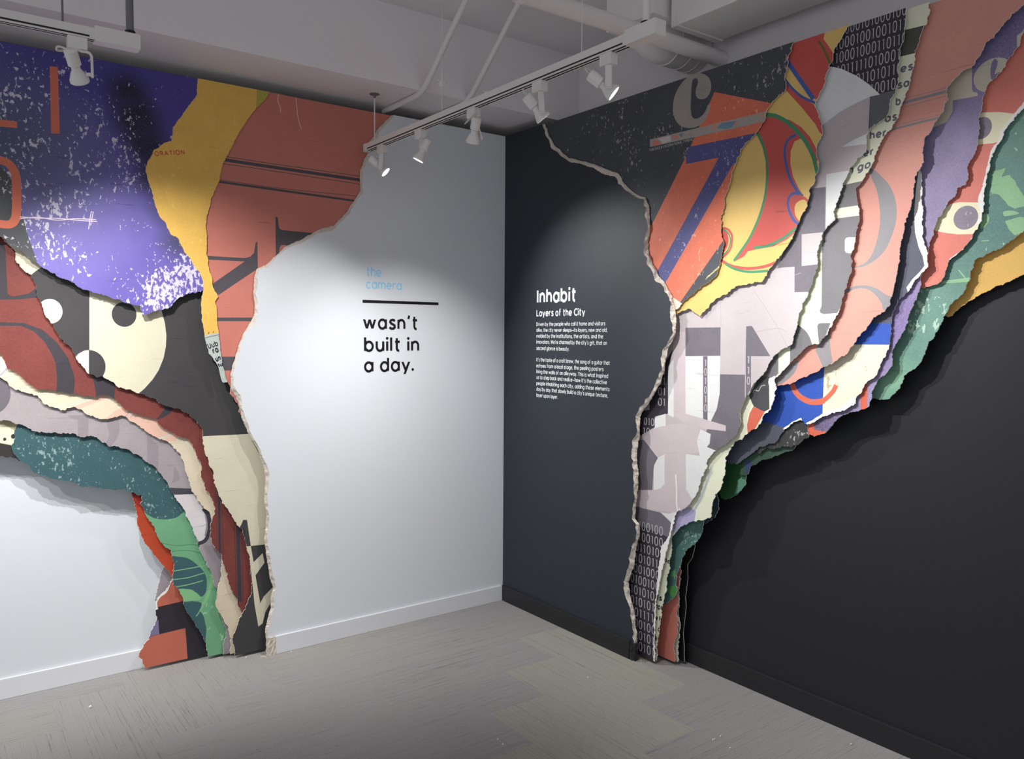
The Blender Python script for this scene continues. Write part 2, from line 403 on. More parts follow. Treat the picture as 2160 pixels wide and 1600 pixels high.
# ------------------------------------------------------------------ torn printed panels
SPACER = base_mat('spacer_white', '#D8D4C8', rough=0.6)
def panel(name, label, side, c, outline, base, prints=(), thick=0.0035, cat='panel', seed=1, amp=1.75, group=None):
    loop = []
    for kind, pts in outline:
        q = torn(pts, seed, amp) if kind == 't' else [tuple(p) for p in pts]
        loop += q if not loop else q
    L2 = []
    for p in loop:
        s, t = PL(p, side, c); L2.append((s, min(max(t, 0.016), H)))
    mats = []; shapes = []
    def mid(m):
        if m not in mats: mats.append(m)
        return mats.index(m)
    keys = [mid(base)]; shapes.append(('base', [L2]))
    def vscale(p):
        a = PL(p, side, c)[1]; b = PL((p[0], p[1]-10), side, c)[1]; return (b-a)/10
    for pr in prints:
        k, m = pr[0], pr[1]
        if k == 'p': lps = [[[PL(p, side, c) for p in pr[2]]]]
        elif k == 'sm': lps = [[[PL(p, side, c) for p in catmull(pr[2], 5, True)]]]
        elif k == 'tp': lps = [[[PL(p, side, c) for p in torn(list(pr[2])+[pr[2][0]], seed+7, 1.0)[:-1]]]]
        elif k == 'c':
            q = PL(pr[2], side, c); r = pr[3]*vscale(pr[2])
            hs = abs(PL((pr[2][0]+10, pr[2][1]), side, c)[0]-q[0])/10
            rx = pr[3]*hs if len(pr) < 5 else pr[4]*hs
            lps = [[[(q[0]+rx*math.cos(i*math.pi/24), q[1]+r*math.sin(i*math.pi/24)) for i in range(48)]]]
        elif k == 's':
            P = pr[2] if len(pr[2]) < 3 else catmull(pr[2], 5)
            lps = [ribbon([PL(p, side, c) for p in P], pr[3]*vscale(pr[2][0])/2)]
        elif k == 'r':                       # straight-cornered ribbon
            lps = [ribbon([PL(p, side, c) for p in pr[2]], pr[3]*vscale(pr[2][0])/2)]
        elif k == 'x':
            lps = text_on(pr[2], pr[3], pr[4], pr[5], side, c, *(pr[6:]))
        for l in lps:
            shapes.append((k, l)); keys.append(mid(m))
    vv, tri, idx = planar(shapes)
    mats.append(CORE)
    idx = np.array([keys[i] for i in idx])
    sep = [(k, nm) for k, nm in ((WHITE, 'torn_fringe'), (NEWS, 'newsprint')) if k in mats[:-1]]
    main = np.ones(len(idx), bool); subs = []
    for m_, nm in sep:
        sel = idx == mats.index(m_); main &= ~sel; subs.append((nm, sel, m_))
    o = solid(name, vv, tri[main], idx[main], mats, side, c, thick, core=len(mats)-1)
    for nm, sel, m_ in subs:
        ch = solid(nm, vv, tri[sel], idx[sel]*0, [m_, CORE], side, c, thick, core=1, parent=o)
        ch['label'] = 'frayed white paper edge' if nm == 'torn_fringe' else 'strip of printed newspaper'
    return tag(o, label, cat, group)

def spot3(p, side='L', c=0.03):
    q = onY(p, c) if side == 'L' else onX(p, c); return tuple(q)
TEAR_L = [(826,236),(825,244),(812,256),(796,272),(790,285),(777,305),(775,322),(766,342),(760,360),(759,385),(760,402),(749,417),(742,430),(732,447),
 (712,466),(704,476),(680,482),(657,492),(625,510),(600,520),(585,535),(562,557),(542,567),(537,582),(535,600),(535,620),(537,640),(536,660),
 (530,677),(517,697),(507,720),(500,737),(496,752),(490,770),(486,790),(486,805),(489,822),(497,835),(505,855),(509,870),(512,885),(519,900),
 (522,912),(532,930),(545,950),(555,983),(560,1010),(558,1030),(557,1050),(559,1065),(561,1087),(560,1115),(557,1137),(560,1160),(564,1190),
 (569,1220),(575,1240),(572,1262),(570,1280),(566,1300),(562,1315),(560,1327),(561,1345),(561,1368),(561,1384)]

TEAR_R = [(1143,252),(1146,262),(1156,287),(1167,307),(1182,320),(1195,334),(1210,335),(1225,340),(1240,344),(1260,350),(1285,360),(1300,365),(1310,380),(1322,395),(1340,410),(1358,417),
 (1365,435),(1368,456),(1367,485),(1364,512),(1367,535),(1376,560),(1384,578),(1396,592),(1405,610),(1415,627),(1420,650),(1422,675),(1421,700),(1415,720),(1405,737),(1400,757),(1397,782),
 (1385,817),(1372,840),(1355,862),(1347,880),(1345,920),(1340,950),(1340,975),(1344,1000),(1342,1037),(1338,1064),(1337,1093),(1345,1105),(1346,1125),(1341,1150),(1337,1170),
 (1332,1200),(1322,1227),(1325,1252),(1332,1280),(1337,1310),(1341,1340),(1342,1365),(1341,1392)]
TEAR_R = [(x+3.5, y) for x, y in TEAR_R]       # the photo line runs down the middle of the torn edge

# ------------------------------------------------------------------ the room
def struct(o): o['kind'] = 'structure'; return o
def slab(name, m, *b, bev=0.0, parent=None):
    return struct(from_bm(name, box(bmesh.new(), *b, bev=bev), m, parent))
def herring():
    """plank carpet laid in herringbone, one face per plank, four tints"""
    def carpet(name, col, sx):
        m = base_mat(name, col, rough=0.95, spec=0.05)
        nt = m.node_tree; N = nt.nodes; L = nt.links; b = N['Principled BSDF']
        geo = N.new('ShaderNodeNewGeometry')
        def nz(scale, sc, det, ro):
            mp = N.new('ShaderNodeMapping'); mp.inputs['Scale'].default_value = sc; L.new(geo.outputs['Position'], mp.inputs[0])
            n = N.new('ShaderNodeTexNoise'); n.inputs['Scale'].default_value = scale; n.inputs['Detail'].default_value = det; n.inputs['Roughness'].default_value = ro
            L.new(mp.outputs[0], n.inputs['Vector']); return n.outputs['Fac']
        def rg(v, a, b_, lo, hi):
            r = N.new('ShaderNodeMapRange'); r.inputs[1].default_value = a; r.inputs[2].default_value = b_; r.inputs[3].default_value = lo; r.inputs[4].default_value = hi
            L.new(v, r.inputs[0]); return r.outputs[0]
        c = lin(col)
        def mx(f, a, colr):
            x = N.new('ShaderNodeMix'); x.data_type = 'RGBA'; L.new(f, x.inputs['Factor'])
            if isinstance(a, tuple): x.inputs['A'].default_value = (*a, 1)
            else: L.new(a, x.inputs['A'])
            x.inputs['B'].default_value = (*colr, 1); return x.outputs['Result']
        lines = N.new('ShaderNodeMath'); lines.operation = 'MULTIPLY'
        L.new(rg(nz(1.0, (0.7, 150, 1) if sx else (150, 0.7, 1), 3, .55), .55, .62, 0, 1), lines.inputs[0])
        L.new(rg(nz(1.0, (9, 90, 1) if sx else (90, 9, 1), 3, .6), .42, .60, .08, .62), lines.inputs[1])
        cur = mx(lines.outputs[0], c, tuple(v*.42 for v in c))
        cur = mx(rg(nz(420, (1, 1, 1), 2, .7), .35, .7, 0, .7), cur, tuple(v*.42 for v in c))
        cur = mx(rg(nz(300, (1, 1, 1), 1, .5), .6, .75, 0, .5), cur, tuple(min(1, v*1.5) for v in c))
        L.new(cur, b.inputs['Base Color'])
        bp = N.new('ShaderNodeBump'); bp.inputs['Strength'].default_value = .5; bp.inputs['Distance'].default_value = .004
        L.new(nz(300, (1, 1, 1), 2, .7), bp.inputs['Height']); L.new(bp.outputs[0], b.inputs['Normal'])
        return m
    ms = [carpet('carpet_grey_across', '#ABA9A9', True), carpet('carpet_warm_across', '#ACAAA6', True),
          carpet('carpet_grey_along', '#ABAAA7', False), carpet('carpet_green_along', '#B3B1A7', False)]
    W = 0.307; ox, oy = -0.307, -1.797          # corner of a lengthwise plank's lower end
    bm = bmesh.new(); X0, X1, Y0, Y1 = -7.0, 0.5, -6.0, 0.5; rnd = random.Random(3)
    def quad(x0, x1, y0, y1, k):
        x0, x1, y0, y1 = max(x0, X0), min(x1, X1), max(y0, Y0), min(y1, Y1)
        if x1-x0 < 1e-4 or y1-y0 < 1e-4: return
        f = bm.faces.new([bm.verts.new(v) for v in ((x0, y0, 0), (x1, y0, 0), (x1, y1, 0), (x0, y1, 0))]); f.material_index = k
    for j in range(-16, 10):
        for i in range(-26, 6):
            d = (i-j) % 9                        # runs of two crosswise planks between the lengthwise ones
            x, y = ox+i*W, oy+j*W
            if d in (0, 3): quad(x, x+3*W, y, y+W, 1 if rnd.random() < .2 else 0)
            if d == 8: quad(x, x+W, y, y+3*W, 3 if ((i-j) == -1 or rnd.random() < .08) else 2)
    return struct(from_bm('floor', bm, ms))
floor = herring()

# the torn front walls
def torn_wall(name, tear, side, sgn, corner, wall_m, seed):
    rows = []
    T = torn(tear, seed, 1.0, 3.0); Q = np.array(T); n = len(Q)
    D = np.gradient(Q, axis=0); k = 9
    D = np.stack([np.convolve(np.pad(D[:, i], k, mode='edge'), np.ones(2*k+1)/(2*k+1), 'valid') for i in (0, 1)], 1)
    D /= np.linalg.norm(D, axis=1)[:, None]; Nn = np.stack([D[:, 1], -D[:, 0]], 1)*sgn
    wd = 7.2+2.8*vnoise(n, 9, seed+3)+1.6*vnoise(n, 3, seed+4); wd = np.clip(wd, 3.5, 13)*(1.0 if side == 'L' else 1.3)
    wm = wd*(0.50+0.22*vnoise(n, 3, seed+5))
    dm = 0.0065+0.003*vnoise(n, 2.5, seed+6)
    def place(P, c):
        s, t = PL(P, side, c); return (s, min(max(t, 0.0), H))
    back = [place(q, 0.014) for q in Q]
    mid = [place(Q[i]+Nn[i]*wm[i], dm[i]) for i in range(n)]
    mid2 = [place(Q[i]+Nn[i]*wd[i]*.82, dm[i]*.35) for i in range(n)]
    front = [place(Q[i]+Nn[i]*wd[i], 0.0) for i in range(n)]
    V = []; cs = []
    for i in range(n):
        for (s, t), c in ((back[i], .014), (mid[i], dm[i]), (mid2[i], dm[i]*.35), (front[i], 0.0)): V.append(to3(s, t, side, c))
    F = [(4*i+j, 4*i+j+1, 4*i+j+5, 4*i+j+4) for i in range(n-1) for j in range(3)]
    loop = front + [(corner, 0.0), (corner, H)]
    vv, tri, idx = planar([('w', [loop])])
    w_ = struct(solid(name, vv, tri, idx, [wall_m, PLASTER], side, 0.0, 0.013, core=1))
    me = bpy.data.meshes.new('torn_edge'); me.from_pydata(V, [], F); me.materials.append(PLASTER); me.update()
    e = link('torn_edge', me, w_); e['label'] = 'ragged torn plaster edge of the wall'
    return w_
wall_left = torn_wall('wall_left', TEAR_L, 'L', 1, 0.0, W_WHITE, 61)
wall_right = torn_wall('wall_right', TEAR_R, 'R', -1, 0.02, W_DARK, 62)
slab('wall_left_inner', W_WHITE, -7.0, -0.9, DEP, DEP+.03, 0, H)
slab('wall_right_inner', W_BLACK, DEP, DEP+.03, -6.0, -0.9, 0, H)
slab('wall_left_outer', CEIL, -7.0, 0.5, 0.45, 0.50, 0, 2.90)
slab('wall_right_outer', CEIL, 0.30, 0.34, -6.0, 0.45, 0, 3.30)
slab('trim_1', CEIL, -7.0, 0.30, -0.33, 0.50, 2.90, 3.29)
slab('ceiling', CEIL, -7.0, 0.50, -6.0, 0.50, 3.29, 3.34)
# baseboards
xb = onY((581, 1378), 0)[0]; yb = onX((1330, 1389), 0)[1]
bl = slab('baseboard_left', B_WHITE, xb, -0.0125, -0.0125, 0.0, 0.0, 0.095, bev=.003)
br = slab('baseboard_right', B_DARK, -0.0125, 0.0, yb, 0.0, 0.0, 0.095, bev=.003)
slab('baseboard_left_inner', B_WHITE, -7.0, -1.9, DEP-.0125, DEP, 0.0, 0.095, bev=.003)
bri = slab('baseboard_right_inner', B_DARK, DEP-.0125, DEP, -6.0, -1.15, 0.0, 0.095, bev=.003)
def ledge(parent, *b):  # added strip that gives the black baseboard its lit top line
    o = from_bm('top_highlight', box(bmesh.new(), *b), B_LEDGE, parent); o['label'] = 'glossy strip added for the highlight on the black baseboard top'
ledge(bri, DEP-.0128, DEP-.001, -6.0, -1.15, .0942, .0958)
ledge(br, -.0128, -.001, yb, -.0125, .0942, .0958)
def rough_block(name, m, x0, x1, y0, y1, z0, z1, parent, amp=.003):
    bm = box(bmesh.new(), x0, x1, y0, y1, z0, z1); bmesh.ops.subdivide_edges(bm, edges=bm.edges[:], cuts=5, use_grid_fill=True)
    r = random.Random(5)
    for v in bm.verts: v.co += Vector((r.uniform(-amp, amp), r.uniform(-amp, amp), r.uniform(-amp, amp)*(0 if v.co.z < .002 else 1)))
    o = from_bm(name, bm, m, parent); return o
o = rough_block('torn_end', PLASTER, xb-.042, xb-.001, -.010, .012, 0.001, .092, bl); o['label'] = 'broken plaster end of the white baseboard'
o = rough_block('torn_end', B_DARK, -.010, .014, yb-.040, yb-.001, 0.001, .092, br); o['label'] = 'broken dark end of the baseboard'

# plaster dust and crumbs left on the carpet
def dust(name, label, p, rx, ry, seed):
    q = onZ(p, 0); bm = bmesh.new(); r = random.Random(seed)
    for k in range(160):
        a = r.uniform(0, 6.283); d = abs(r.gauss(0, .5)); s = r.uniform(.0006, .0022)
        bmesh.ops.create_icosphere(bm, subdivisions=1, radius=s, matrix=Matrix.Translation((q[0]+rx*d*math.cos(a), q[1]+ry*d*math.sin(a), s*.6)))
    return tag(from_bm(name, bm, PLASTER), label, 'dust', kind='stuff')
dust('plaster_dust', 'dusting of pale plaster grains below the torn end of the white wall', (556,1384), .07, .025, 1)
dust('plaster_dust', 'dusting of pale plaster grains below the torn end of the charcoal wall', (1346,1393), .04, .05, 2)
for k, p in enumerate([(190,1492), (519,1387), (1050,1560), (1061,1570), (1240,1429), (1520,1553), (1504,1561), (1508,1559), (1795,1570), (614,1375), (1540,1578)]):
    q = onZ(p, 0); bm = bmesh.new(); r = random.Random(k)
    bmesh.ops.create_icosphere(bm, subdivisions=2, radius=.0032 if k else .006)
    for v in bm.verts: v.co *= r.uniform(.7, 1.25)
    c_ = from_bm('plaster_crumb', bm, WHITE); c_.location = (q[0], q[1], .003 if k else .005)
    tag(c_, 'tiny white plaster crumb lying on the grey carpet' if k else 'largest white plaster crumb on the carpet near the left baseboard', 'crumb', 'plaster crumbs on the carpet' if k else None)

# ------------------------------------------------------------------ lettering on the front walls
def words_of(*a): return text_on(*a, words='letters')
def para_of(*a): return text_on(*a, words=True)
lettering('wall_lettering', 'projected light built as blue words "the camera" on the white wall above the black bar',
          [words_of('the', (773,582), (805,582.4), 19.5, 'L', -.0014, .095, AS), words_of('camera', (772,606.7), (847.5,610.8), 13, 'L', -.0014, .095, .52)], 'L', -.0014, PROJ_B)
lettering('wall_lettering', 'bold black words "wasn\'t built in a day." on the white wall under the bar',
          [words_of("wasn't", (766,692.3), (882,693.6), 20, 'L', -.0014, .135, .52, .15), words_of('built in', (768,738.9), (884.4,739.5), 28.5, 'L', -.0014, .135, AS, .15), words_of('a day.', (768,782.4), (872.8,781.2), 28, 'L', -.0014, .135, AS, .15)], 'L', -.0014, VINYL_K)
a = PL((764.7,632), 'L', 0); b = PL((924.7,639), 'L', 0); d = PL((764.7,638), 'L', 0)
tag(from_bm('wall_bar', box(bmesh.new(), a[0], b[0], -.0014, -.0002, d[1], a[1]), VINYL_K), 'thin black horizontal bar between the two sentences on the white wall', 'lettering')
lettering('wall_lettering', 'bold white heading "Inhabit" on the charcoal wall', [words_of('Inhabit', (1132.5,637.4), (1215.5,633.8), 25, 'R', -.0014, .15, CP, .14)], 'R', -.0014, VINYL_W)
lettering('wall_lettering', 'small white subheading "Layers of the City" on the charcoal wall', [words_of('Layers of the City', (1131.5,666.8), (1234,663.5), 12.5, 'R', -.0014, .145, CP, .12)], 'R', -.0014, VINYL_W)
p1 = [('Driven by the people who call it home and visitors', 687.5, 1276.5, 685.2), ('alike, the city never sleeps-its layers, new and old,', 699.7, 1281, 699), ('molded by the institutions, the artists, and the', 712.4, 1272, 712.4),
      ("innovators. We're charmed by the city's grit, that on", 725, 1280, 726), ('second glance is beauty.', 737.7, 1200.5, 739)]
p2 = [("It's the taste of a craft brew, the song of a guitar that", 762.7, 1286, 767.8), ('echoes from a local stage, the peeling posters', 775.6, 1273, 780.7), ('lining the walls of an alleyway. This is what inspired', 787.7, 1282.5, 795.5),
      ("us to step back and realize-how it's the collective", 799.3, 1280, 809), ('people inhabiting each city, adding these elements', 812.2, 1285.5, 823.3), ("day by day that slowly build a city's unique texture,", 824.3, 1282, 836.8), ('layer upon layer.', 836.3, 1176, 840.5)]
for rows, lab in ((p1, 'first white paragraph on the charcoal wall, five lines under the subheading'), (p2, 'second white paragraph on the charcoal wall, seven lines, the lower one')):
    lettering('wall_lettering', lab, [para_of(t, (1131.3, ya), (xe, ye), 7.2, 'R', -.0014, .102, CP, .12) for t, ya, xe, ye in rows], 'R', -.0014, VINYL_W, False)

# ------------------------------------------------------------------ ceiling services
def bend(pts, r, n=8):
    """round the corners of a run"""
    P = [Vector(p) for p in pts]; out = [P[0]]
    for a, b, c in zip(P, P[1:], P[2:]):
        u = (a-b).normalized(); v = (c-b).normalized()
        A = b+u*r; B = b+v*r
        out += [A.lerp(b, t).lerp(b.lerp(B, t), t) for t in (i/n for i in range(n+1))]
    return out+[P[-1]]
for x, lab in ((-.772, 'left one of two painted conduits bending from soffit to ceiling'), (-.497, 'right one of two painted conduits bending from soffit to ceiling')):
    t = empty('conduit', (x, -.33, 2.9)); tag(t, lab, 'conduit', 'bent conduits on the ceiling')
    pts = bend([(0, .42, -.0145), (0, -.01, -.0145), (0, -.01-.37*1.235, -.0145+.37+.01)], .09)
    from_bm('pipe', tube(bmesh.new(), pts, .0145, 14), PIPE, t, True)
    bm = bmesh.new(); box(bm, -.0245, .0245, -.212, -.190, -.0035, 0.0); box(bm, -.018, .018, -.212, -.190, -.0315, -.001, bev=.006)
    from_bm('strap', bm, PIPE, t)
t = empty('sprinkler_pipe', (-.9, -1.385, 2.995)); tag(t, 'thick painted pipe crossing under the ceiling and into the wall above the speckled poster', 'pipe')
from_bm('pipe', tube(bmesh.new(), [(-3.4, 0, 0), (1.2, 0, 0)], .037, 20), PIPE, t, True)
bm = bmesh.new(); lathe(bm, (-.05, 0, 0), (1, 0, 0), [(0, .0375), (.002, .041), (.03, .041), (.032, .0375)], 20)
from_bm('coupling', bm, PIPE, t, True)
bm = bmesh.new(); tube(bm, [(-1.6, 0, .037), (-1.6, 0, .295)], .005, 8); lathe(bm, (-1.615, 0, 0), (1, 0, 0), [(0, .0375), (0, .0415), (.03, .0415), (.03, .0375)], 20)
from_bm('hanger', bm, METAL_G, t)
t = empty('air_duct', (.06, -1.42, 3.05)); tag(t, 'boxy painted air duct with a round elbow running along the ceiling by the right wall', 'duct')
from_bm('duct_box', box(bmesh.new(), -.155, .150, -4.4, 0.0, 0.0, .235, bev=.004), PIPE, t)
bm = bmesh.new(); box(bm, -.162, .157, -.03, .006, -.006, .236); from_bm('flange', bm, PIPE, t)
from_bm('plenum', box(bmesh.new(), -.25, .09, .035, .34, .05, .239, bev=.003), PIPE, t)
pts = bend([(-.10, .21, .14), (-.10, .21, .035), (.235, .21, .035)], .104, 14)
from_bm('elbow', tube(bmesh.new(), pts, .112, 36), PIPE, t, True)
for xx in (.02, .115, .185):
    bm = bmesh.new(); lathe(bm, (xx, .21, .035), (1, 0, 0), [(0, .111), (.002, .116), (.008, .116), (.010, .111)], 36, cap=False); from_bm('seam_ring', bm, PIPE, t, True)

# ------------------------------------------------------------------ track lighting
LENS_ON = bpy.data.materials.new('lit_lens'); LENS_ON.use_nodes = True
_b = LENS_ON.node_tree.nodes['Principled BSDF']; _b.inputs['Emission Color'].default_value = (1, .98, .95, 1); _b.inputs['Emission Strength'].default_value = 9
def rail(name, label, along, fixed, a, b, z, end):
    """a lighting track: body with two slots, end cap, feed box"""
    hw, hh = .0175, .0185
    if along == 'y': loc = (fixed, (a+b)/2, z); rz = 0.0
    else: loc = ((a+b)/2, fixed, z); rz = math.pi/2
    t = empty(name, loc, rz); tag(t, label, 'lighting track'); Lh = abs(b-a)/2
    bm = bmesh.new()
    prof = [(-hw, hh), (hw, hh), (hw, -hh), (.012, -hh), (.012, -.004), (.004, -.004), (.004, -hh), (-.004, -hh), (-.004, -.004), (-.012, -.004), (-.012, -hh), (-hw, -hh)]
    A = [bm.verts.new((x, -Lh, zz)) for x, zz in prof]; B = [bm.verts.new((x, Lh, zz)) for x, zz in prof]
    for i in range(len(prof)):
        j = (i+1) % len(prof); f = bm.faces.new((A[i], A[j], B[j], B[i]))
        if i in (4, 8, 3, 5, 7, 9): f.material_index = 1
    bm.faces.new(A); bm.faces.new(B[::-1])
    for sd in (-1, 1):                              # the dark groove on each flank
        q = bm.faces.new([bm.verts.new((sd*(hw+.0003), y, zz)) for y, zz in ((-Lh+.02, -.0135), (Lh-.02, -.0135), (Lh-.02, -.0075), (-Lh+.02, -.0075))]); q.material_index = 1
    from_bm('rail', bm, [METAL_W, SLOT], t)
    e = Lh*(1 if end > 0 else -1)
    bm = box(bmesh.new(), -.0195, .0195, -.004, .022, -.0205, .0205, bev=.002); bmesh.ops.translate(bm, verts=bm.verts, vec=(0, -Lh-.018 if e > 0 else Lh, 0)); from_bm('end_cap', bm, METAL_W, t)
    y0 = Lh-.005 if e > 0 else -Lh-.135
    from_bm('feed_box', box(bmesh.new(), -.026, .026, y0, y0+.14, -.023, .026, bev=.002), METAL_W, t)
    return t, Lh
TX, TZ = -.939, 2.637
tr, Lh = rail('lighting_track', 'long white lighting track with five lamp heads hanging in front of the corner', 'y', TX, -2.0, -.055, TZ, -1)
def rel(parent, world):
    """world point into the frame of an (un-nested) empty"""
    c_, s_ = math.cos(-parent.rotation_euler.z), math.sin(-parent.rotation_euler.z)
    v = Vector(world)-parent.location
    return Vector((c_*v.x-s_*v.y, s_*v.x+c_*v.y, v.z))
def drop(parent, name, x, y, z0, z1, r, m, canopy=False, lab=None):
    bm = tube(bmesh.new(), [rel(parent, (x, y, z0)), rel(parent, (x, y, z1))], r, 10)
    o = from_bm(name, bm, m, parent, True)
    if lab: o['label'] = lab
    if canopy:
        bm = lathe(bmesh.new(), rel(parent, (x, y, z1)), (0, 0, -1), [(0, .026), (.003, .026), (.008, .008), (.022, .005)], 20); from_bm('canopy', bm, METAL_G, o, True)
    return o
drop(tr, 'suspension_rod', TX, -.129, TZ+.018, 2.90, .0032, METAL_W, True, 'thin suspension rod with a round canopy')
drop(tr, 'suspension_cable', TX, -.80, TZ+.018, 3.29, .0016, METAL_W); drop(tr, 'suspension_cable', TX, -1.755, TZ+.018, 3.29, .0016, METAL_W)
fc = drop(tr, 'feed_conduit', TX, -2.07, TZ+.024, 3.29, .0125, METAL_W, False, 'thick feed conduit rising to the ceiling')
bm = lathe(bmesh.new(), rel(tr, (TX, -2.07, TZ+.024)), (0, 0, 1), [(0, .017), (.012, .017), (.014, .013)], 16); o = from_bm('conduit_nut', bm, SLOT, fc, True)
tl, _ = rail('lighting_track', 'white lighting track at the upper left with one lamp head hanging under it', 'x', -.94, -5.6, -2.375, TZ, -1)
drop(tl, 'suspension_rod', -2.47, -.94, TZ+.018, 3.29, .0035, METAL_G); fc = drop(tl, 'feed_conduit', -2.268, -.94, TZ+.024, 3.29, .0125, METAL_G, False, 'thick feed conduit rising to the ceiling')
bm = lathe(bmesh.new(), rel(tl, (-2.268, -.94, TZ+.024)), (0, 0, 1), [(0, .017), (.014, .017), (.016, .013)], 16); from_bm('conduit_nut', bm, SLOT, fc, True)

def lamp_head(label, x, y, d, lit=True, armside=1.0, rz=0.0, power=1.0, visible_cord=True, size=math.radians(84), loop=False, blend=1.0, aim=None):
    """adapter under the rail, flat arm, socket, flared bell with lens"""
    t = empty('track_lamp', (x, y, TZ-.0185), rz); tag(t, label, 'track lamp', 'lamp heads on the tracks')
    from_bm('adapter', box(bmesh.new(), -.017, .017, -.029, .029, -.040, 0.0, bev=.003), METAL_W, t)
    d = Vector(d).normalized(); R = Matrix.Rotation(-rz, 3, 'Z'); dl = R @ d
    piv = Vector((0, .0, -.118))
    sx, sy, _ = frame(dl)
    hor = dl.cross(Vector((0, 0, 1))).normalized()*armside
    base = piv+hor*.036
    if not loop:
        bm = bmesh.new()
        A = Vector((hor.x*.010, hor.y*.010, -.038)); tdir = Vector((0, 0, -1)); wv = Vector((dl.x, dl.y, 0)).normalized()
        for (P0, P1) in ((A, base+Vector((0, 0, -.010))),):
            vs_ = [bm.verts.new(P+wv*a*.011+hor*b_*.0022) for P in (P0, P1) for a, b_ in ((-1, -1), (1, -1), (1, 1), (-1, 1))]
            for q in ((0,1,2,3), (7,6,5,4), (0,4,5,1), (1,5,6,2), (2,6,7,3), (3,7,4,0)): bm.faces.new([vs_[i] for i in q])
        from_bm('arm', bm, METAL_W, t)
    else:
        bm = bmesh.new(); vv_ = []
        pts = bend([Vector((hor.x*.012, hor.y*.012, -.044)), Vector((hor.x*.045, hor.y*.045, -.046)), base+hor*.010+Vector((0, 0, -.01))], .02)
        tube(bm, pts, .0045, 8)
        from_bm('arm', bm, METAL_W, t, True)
    # the body along the beam
    p0 = piv-dl*.082
    bm = lathe(bmesh.new(), p0, dl, [(0, .016), (.003, .0205), (.050, .0205), (.052, .018), (.054, .015)], 22); socket = from_bm('socket', bm, METAL_W, t, True)
    bm = lathe(bmesh.new(), p0+dl*.052, dl, [(0, .0135), (.016, .0145), (.026, .021), (.044, .0275), (.047, .030), (.056, .030), (.056, .0265), (.050, .0255)], 26, cap=False)
    bell = from_bm('bell', bm, METAL_W, t, True)
    bm = lathe(bmesh.new(), piv+hor*.028, hor, [(0, .006), (.014, .006)], 12); from_bm('pivot', bm, METAL_W, t, True)
    bm = lathe(bmesh.new(), p0+dl*.1035, dl, [(0, .0258), (.0008, .0254)], 24); from_bm('lens', bm, LENS_ON if lit else CABLE, bell, True)
    if visible_cord:
        e = p0+dl*.004; s_ = Vector((-hor.x*.010, -hor.y*.010, -.041))
        m1 = s_+Vector((-hor.x*.03, -hor.y*.03, -.028)) if not loop else s_-hor*.05+Vector((0, 0, -.004)); m2 = e-dl*.022+Vector((0, 0, .010)) if not loop else e-hor*.035+Vector((0, 0, .012))
        pts = [Vector(q) for q in catmull([s_, m1, m2, e], 6)]
        from_bm('cord', tube(bmesh.new(), pts, .0022 if not loop else .0036, 8), CABLE, socket, True)
    if lit or power > 0:
        ld = bpy.data.lights.new('lamp_beam', 'SPOT'); ld.energy = SPOT_W*power; ld.color = LAMP_COL; ld.spot_size = size; ld.spot_blend = blend; ld.shadow_soft_size = .016
        lo = bpy.data.objects.new('lamp_beam', ld); COL.objects.link(lo); lo.parent = t
        lo.location = p0+dl*.118
        lo.rotation_euler = dl.to_track_quat('-Z', 'Y').to_euler()
    return t
HEADS = [
 ('white track lamp at the left end of the long track, lit lens turned right', TX, -.213, (.75, -.66, -.92), 1.25, 1),
 ('second track lamp from the left on the long track, lit, turned left', TX, -.606, (-.50, .42, -1.3), 0.38, 1),
 ('third white track lamp on the long track, under the ceiling corner, lens turned away', TX, -1.059, (.14, .60, -1.12), 1.2, 1),
 ('fourth white track lamp on the long track, lens turned away to the right', TX, -1.515, (.75, -.30, -.90), 1.3, 1),
 ('lit white track lamp nearest the feed box on the long track', TX, -1.895, (.70, -.62, -.74), 1.15, 1),
]
for lab, x, y, d, pw, sd in HEADS: lamp_head(lab, x, y, d, True, 1.0, 0.0, pw)
lamp_head('white track lamp hanging alone in front of the purple poster on the upper left track', -2.43, -.94, (.52, .94, -1.12), True, 1.0, math.pi/2, 1.4, True, loop=True)
# heads of the same two tracks that hang outside the photo
for x, d in ((-2.95, (.15, .80, -1.0)), (-3.45, (.2, .8, -1.0)), (-3.95, (.4, .8, -.9))):
    lamp_head('white track lamp further left on the upper left track, outside the photo', x, -.94, d, True, 1.0, math.pi/2, 1.08, False, loop=True)

# ------------------------------------------------------------------ printed panels, left wall (front to back)
CHAR_L = M('#444345', mot=0.25)
DOT_CREAM = M('#D8D2B7', wr=0.4)
# purple poster
PURPLE = M('#6E61B6', mot=0.2, wr=0.6, flecks=('#DAD6E6', 50, 0.880, [
    (spot3((350,600)), .26, .075), (spot3((410,590)), .16, .095), (spot3((320,650)), .22, .09), (spot3((60,260)), .55, .035), (spot3((40,120)), .6, .035),
    (spot3((20,480)), .3, .10), (spot3((155,540)), .12, .08), (spot3((150,430)), .12, .07), (spot3((240,370)), .2, .05), (spot3((280,310)), .25, .04)]),
    grad=[('#4A3F95', spot3((390,230)), .0, .55), ('#5F5AA0', spot3((140,300)), .1, .5), ('#4C4590', spot3((150,120)), .1, .8), ('#8F86C4', spot3((80,400)), .0, .5), ('#555F72', spot3((10,300)), .05, .45), ('#24232E', spot3((268,195)), .03, .13), ('#24232E', spot3((290,255)), .05, .15), ('#24232E', spot3((310,310)), .04, .13), ('#33323F', spot3((325,375)), .03, .12), ('#4A4B66', spot3((355,440)), .03, .12), ('#4A4B66', spot3((375,510)), .02, .12)])
PUR_DK = M('#2C2B36', mot=0.2, flecks=('#E9E6F2', 44, 0.885, [(spot3((275,300)), .35, .04), (spot3((270,180)), .3, .02)]))
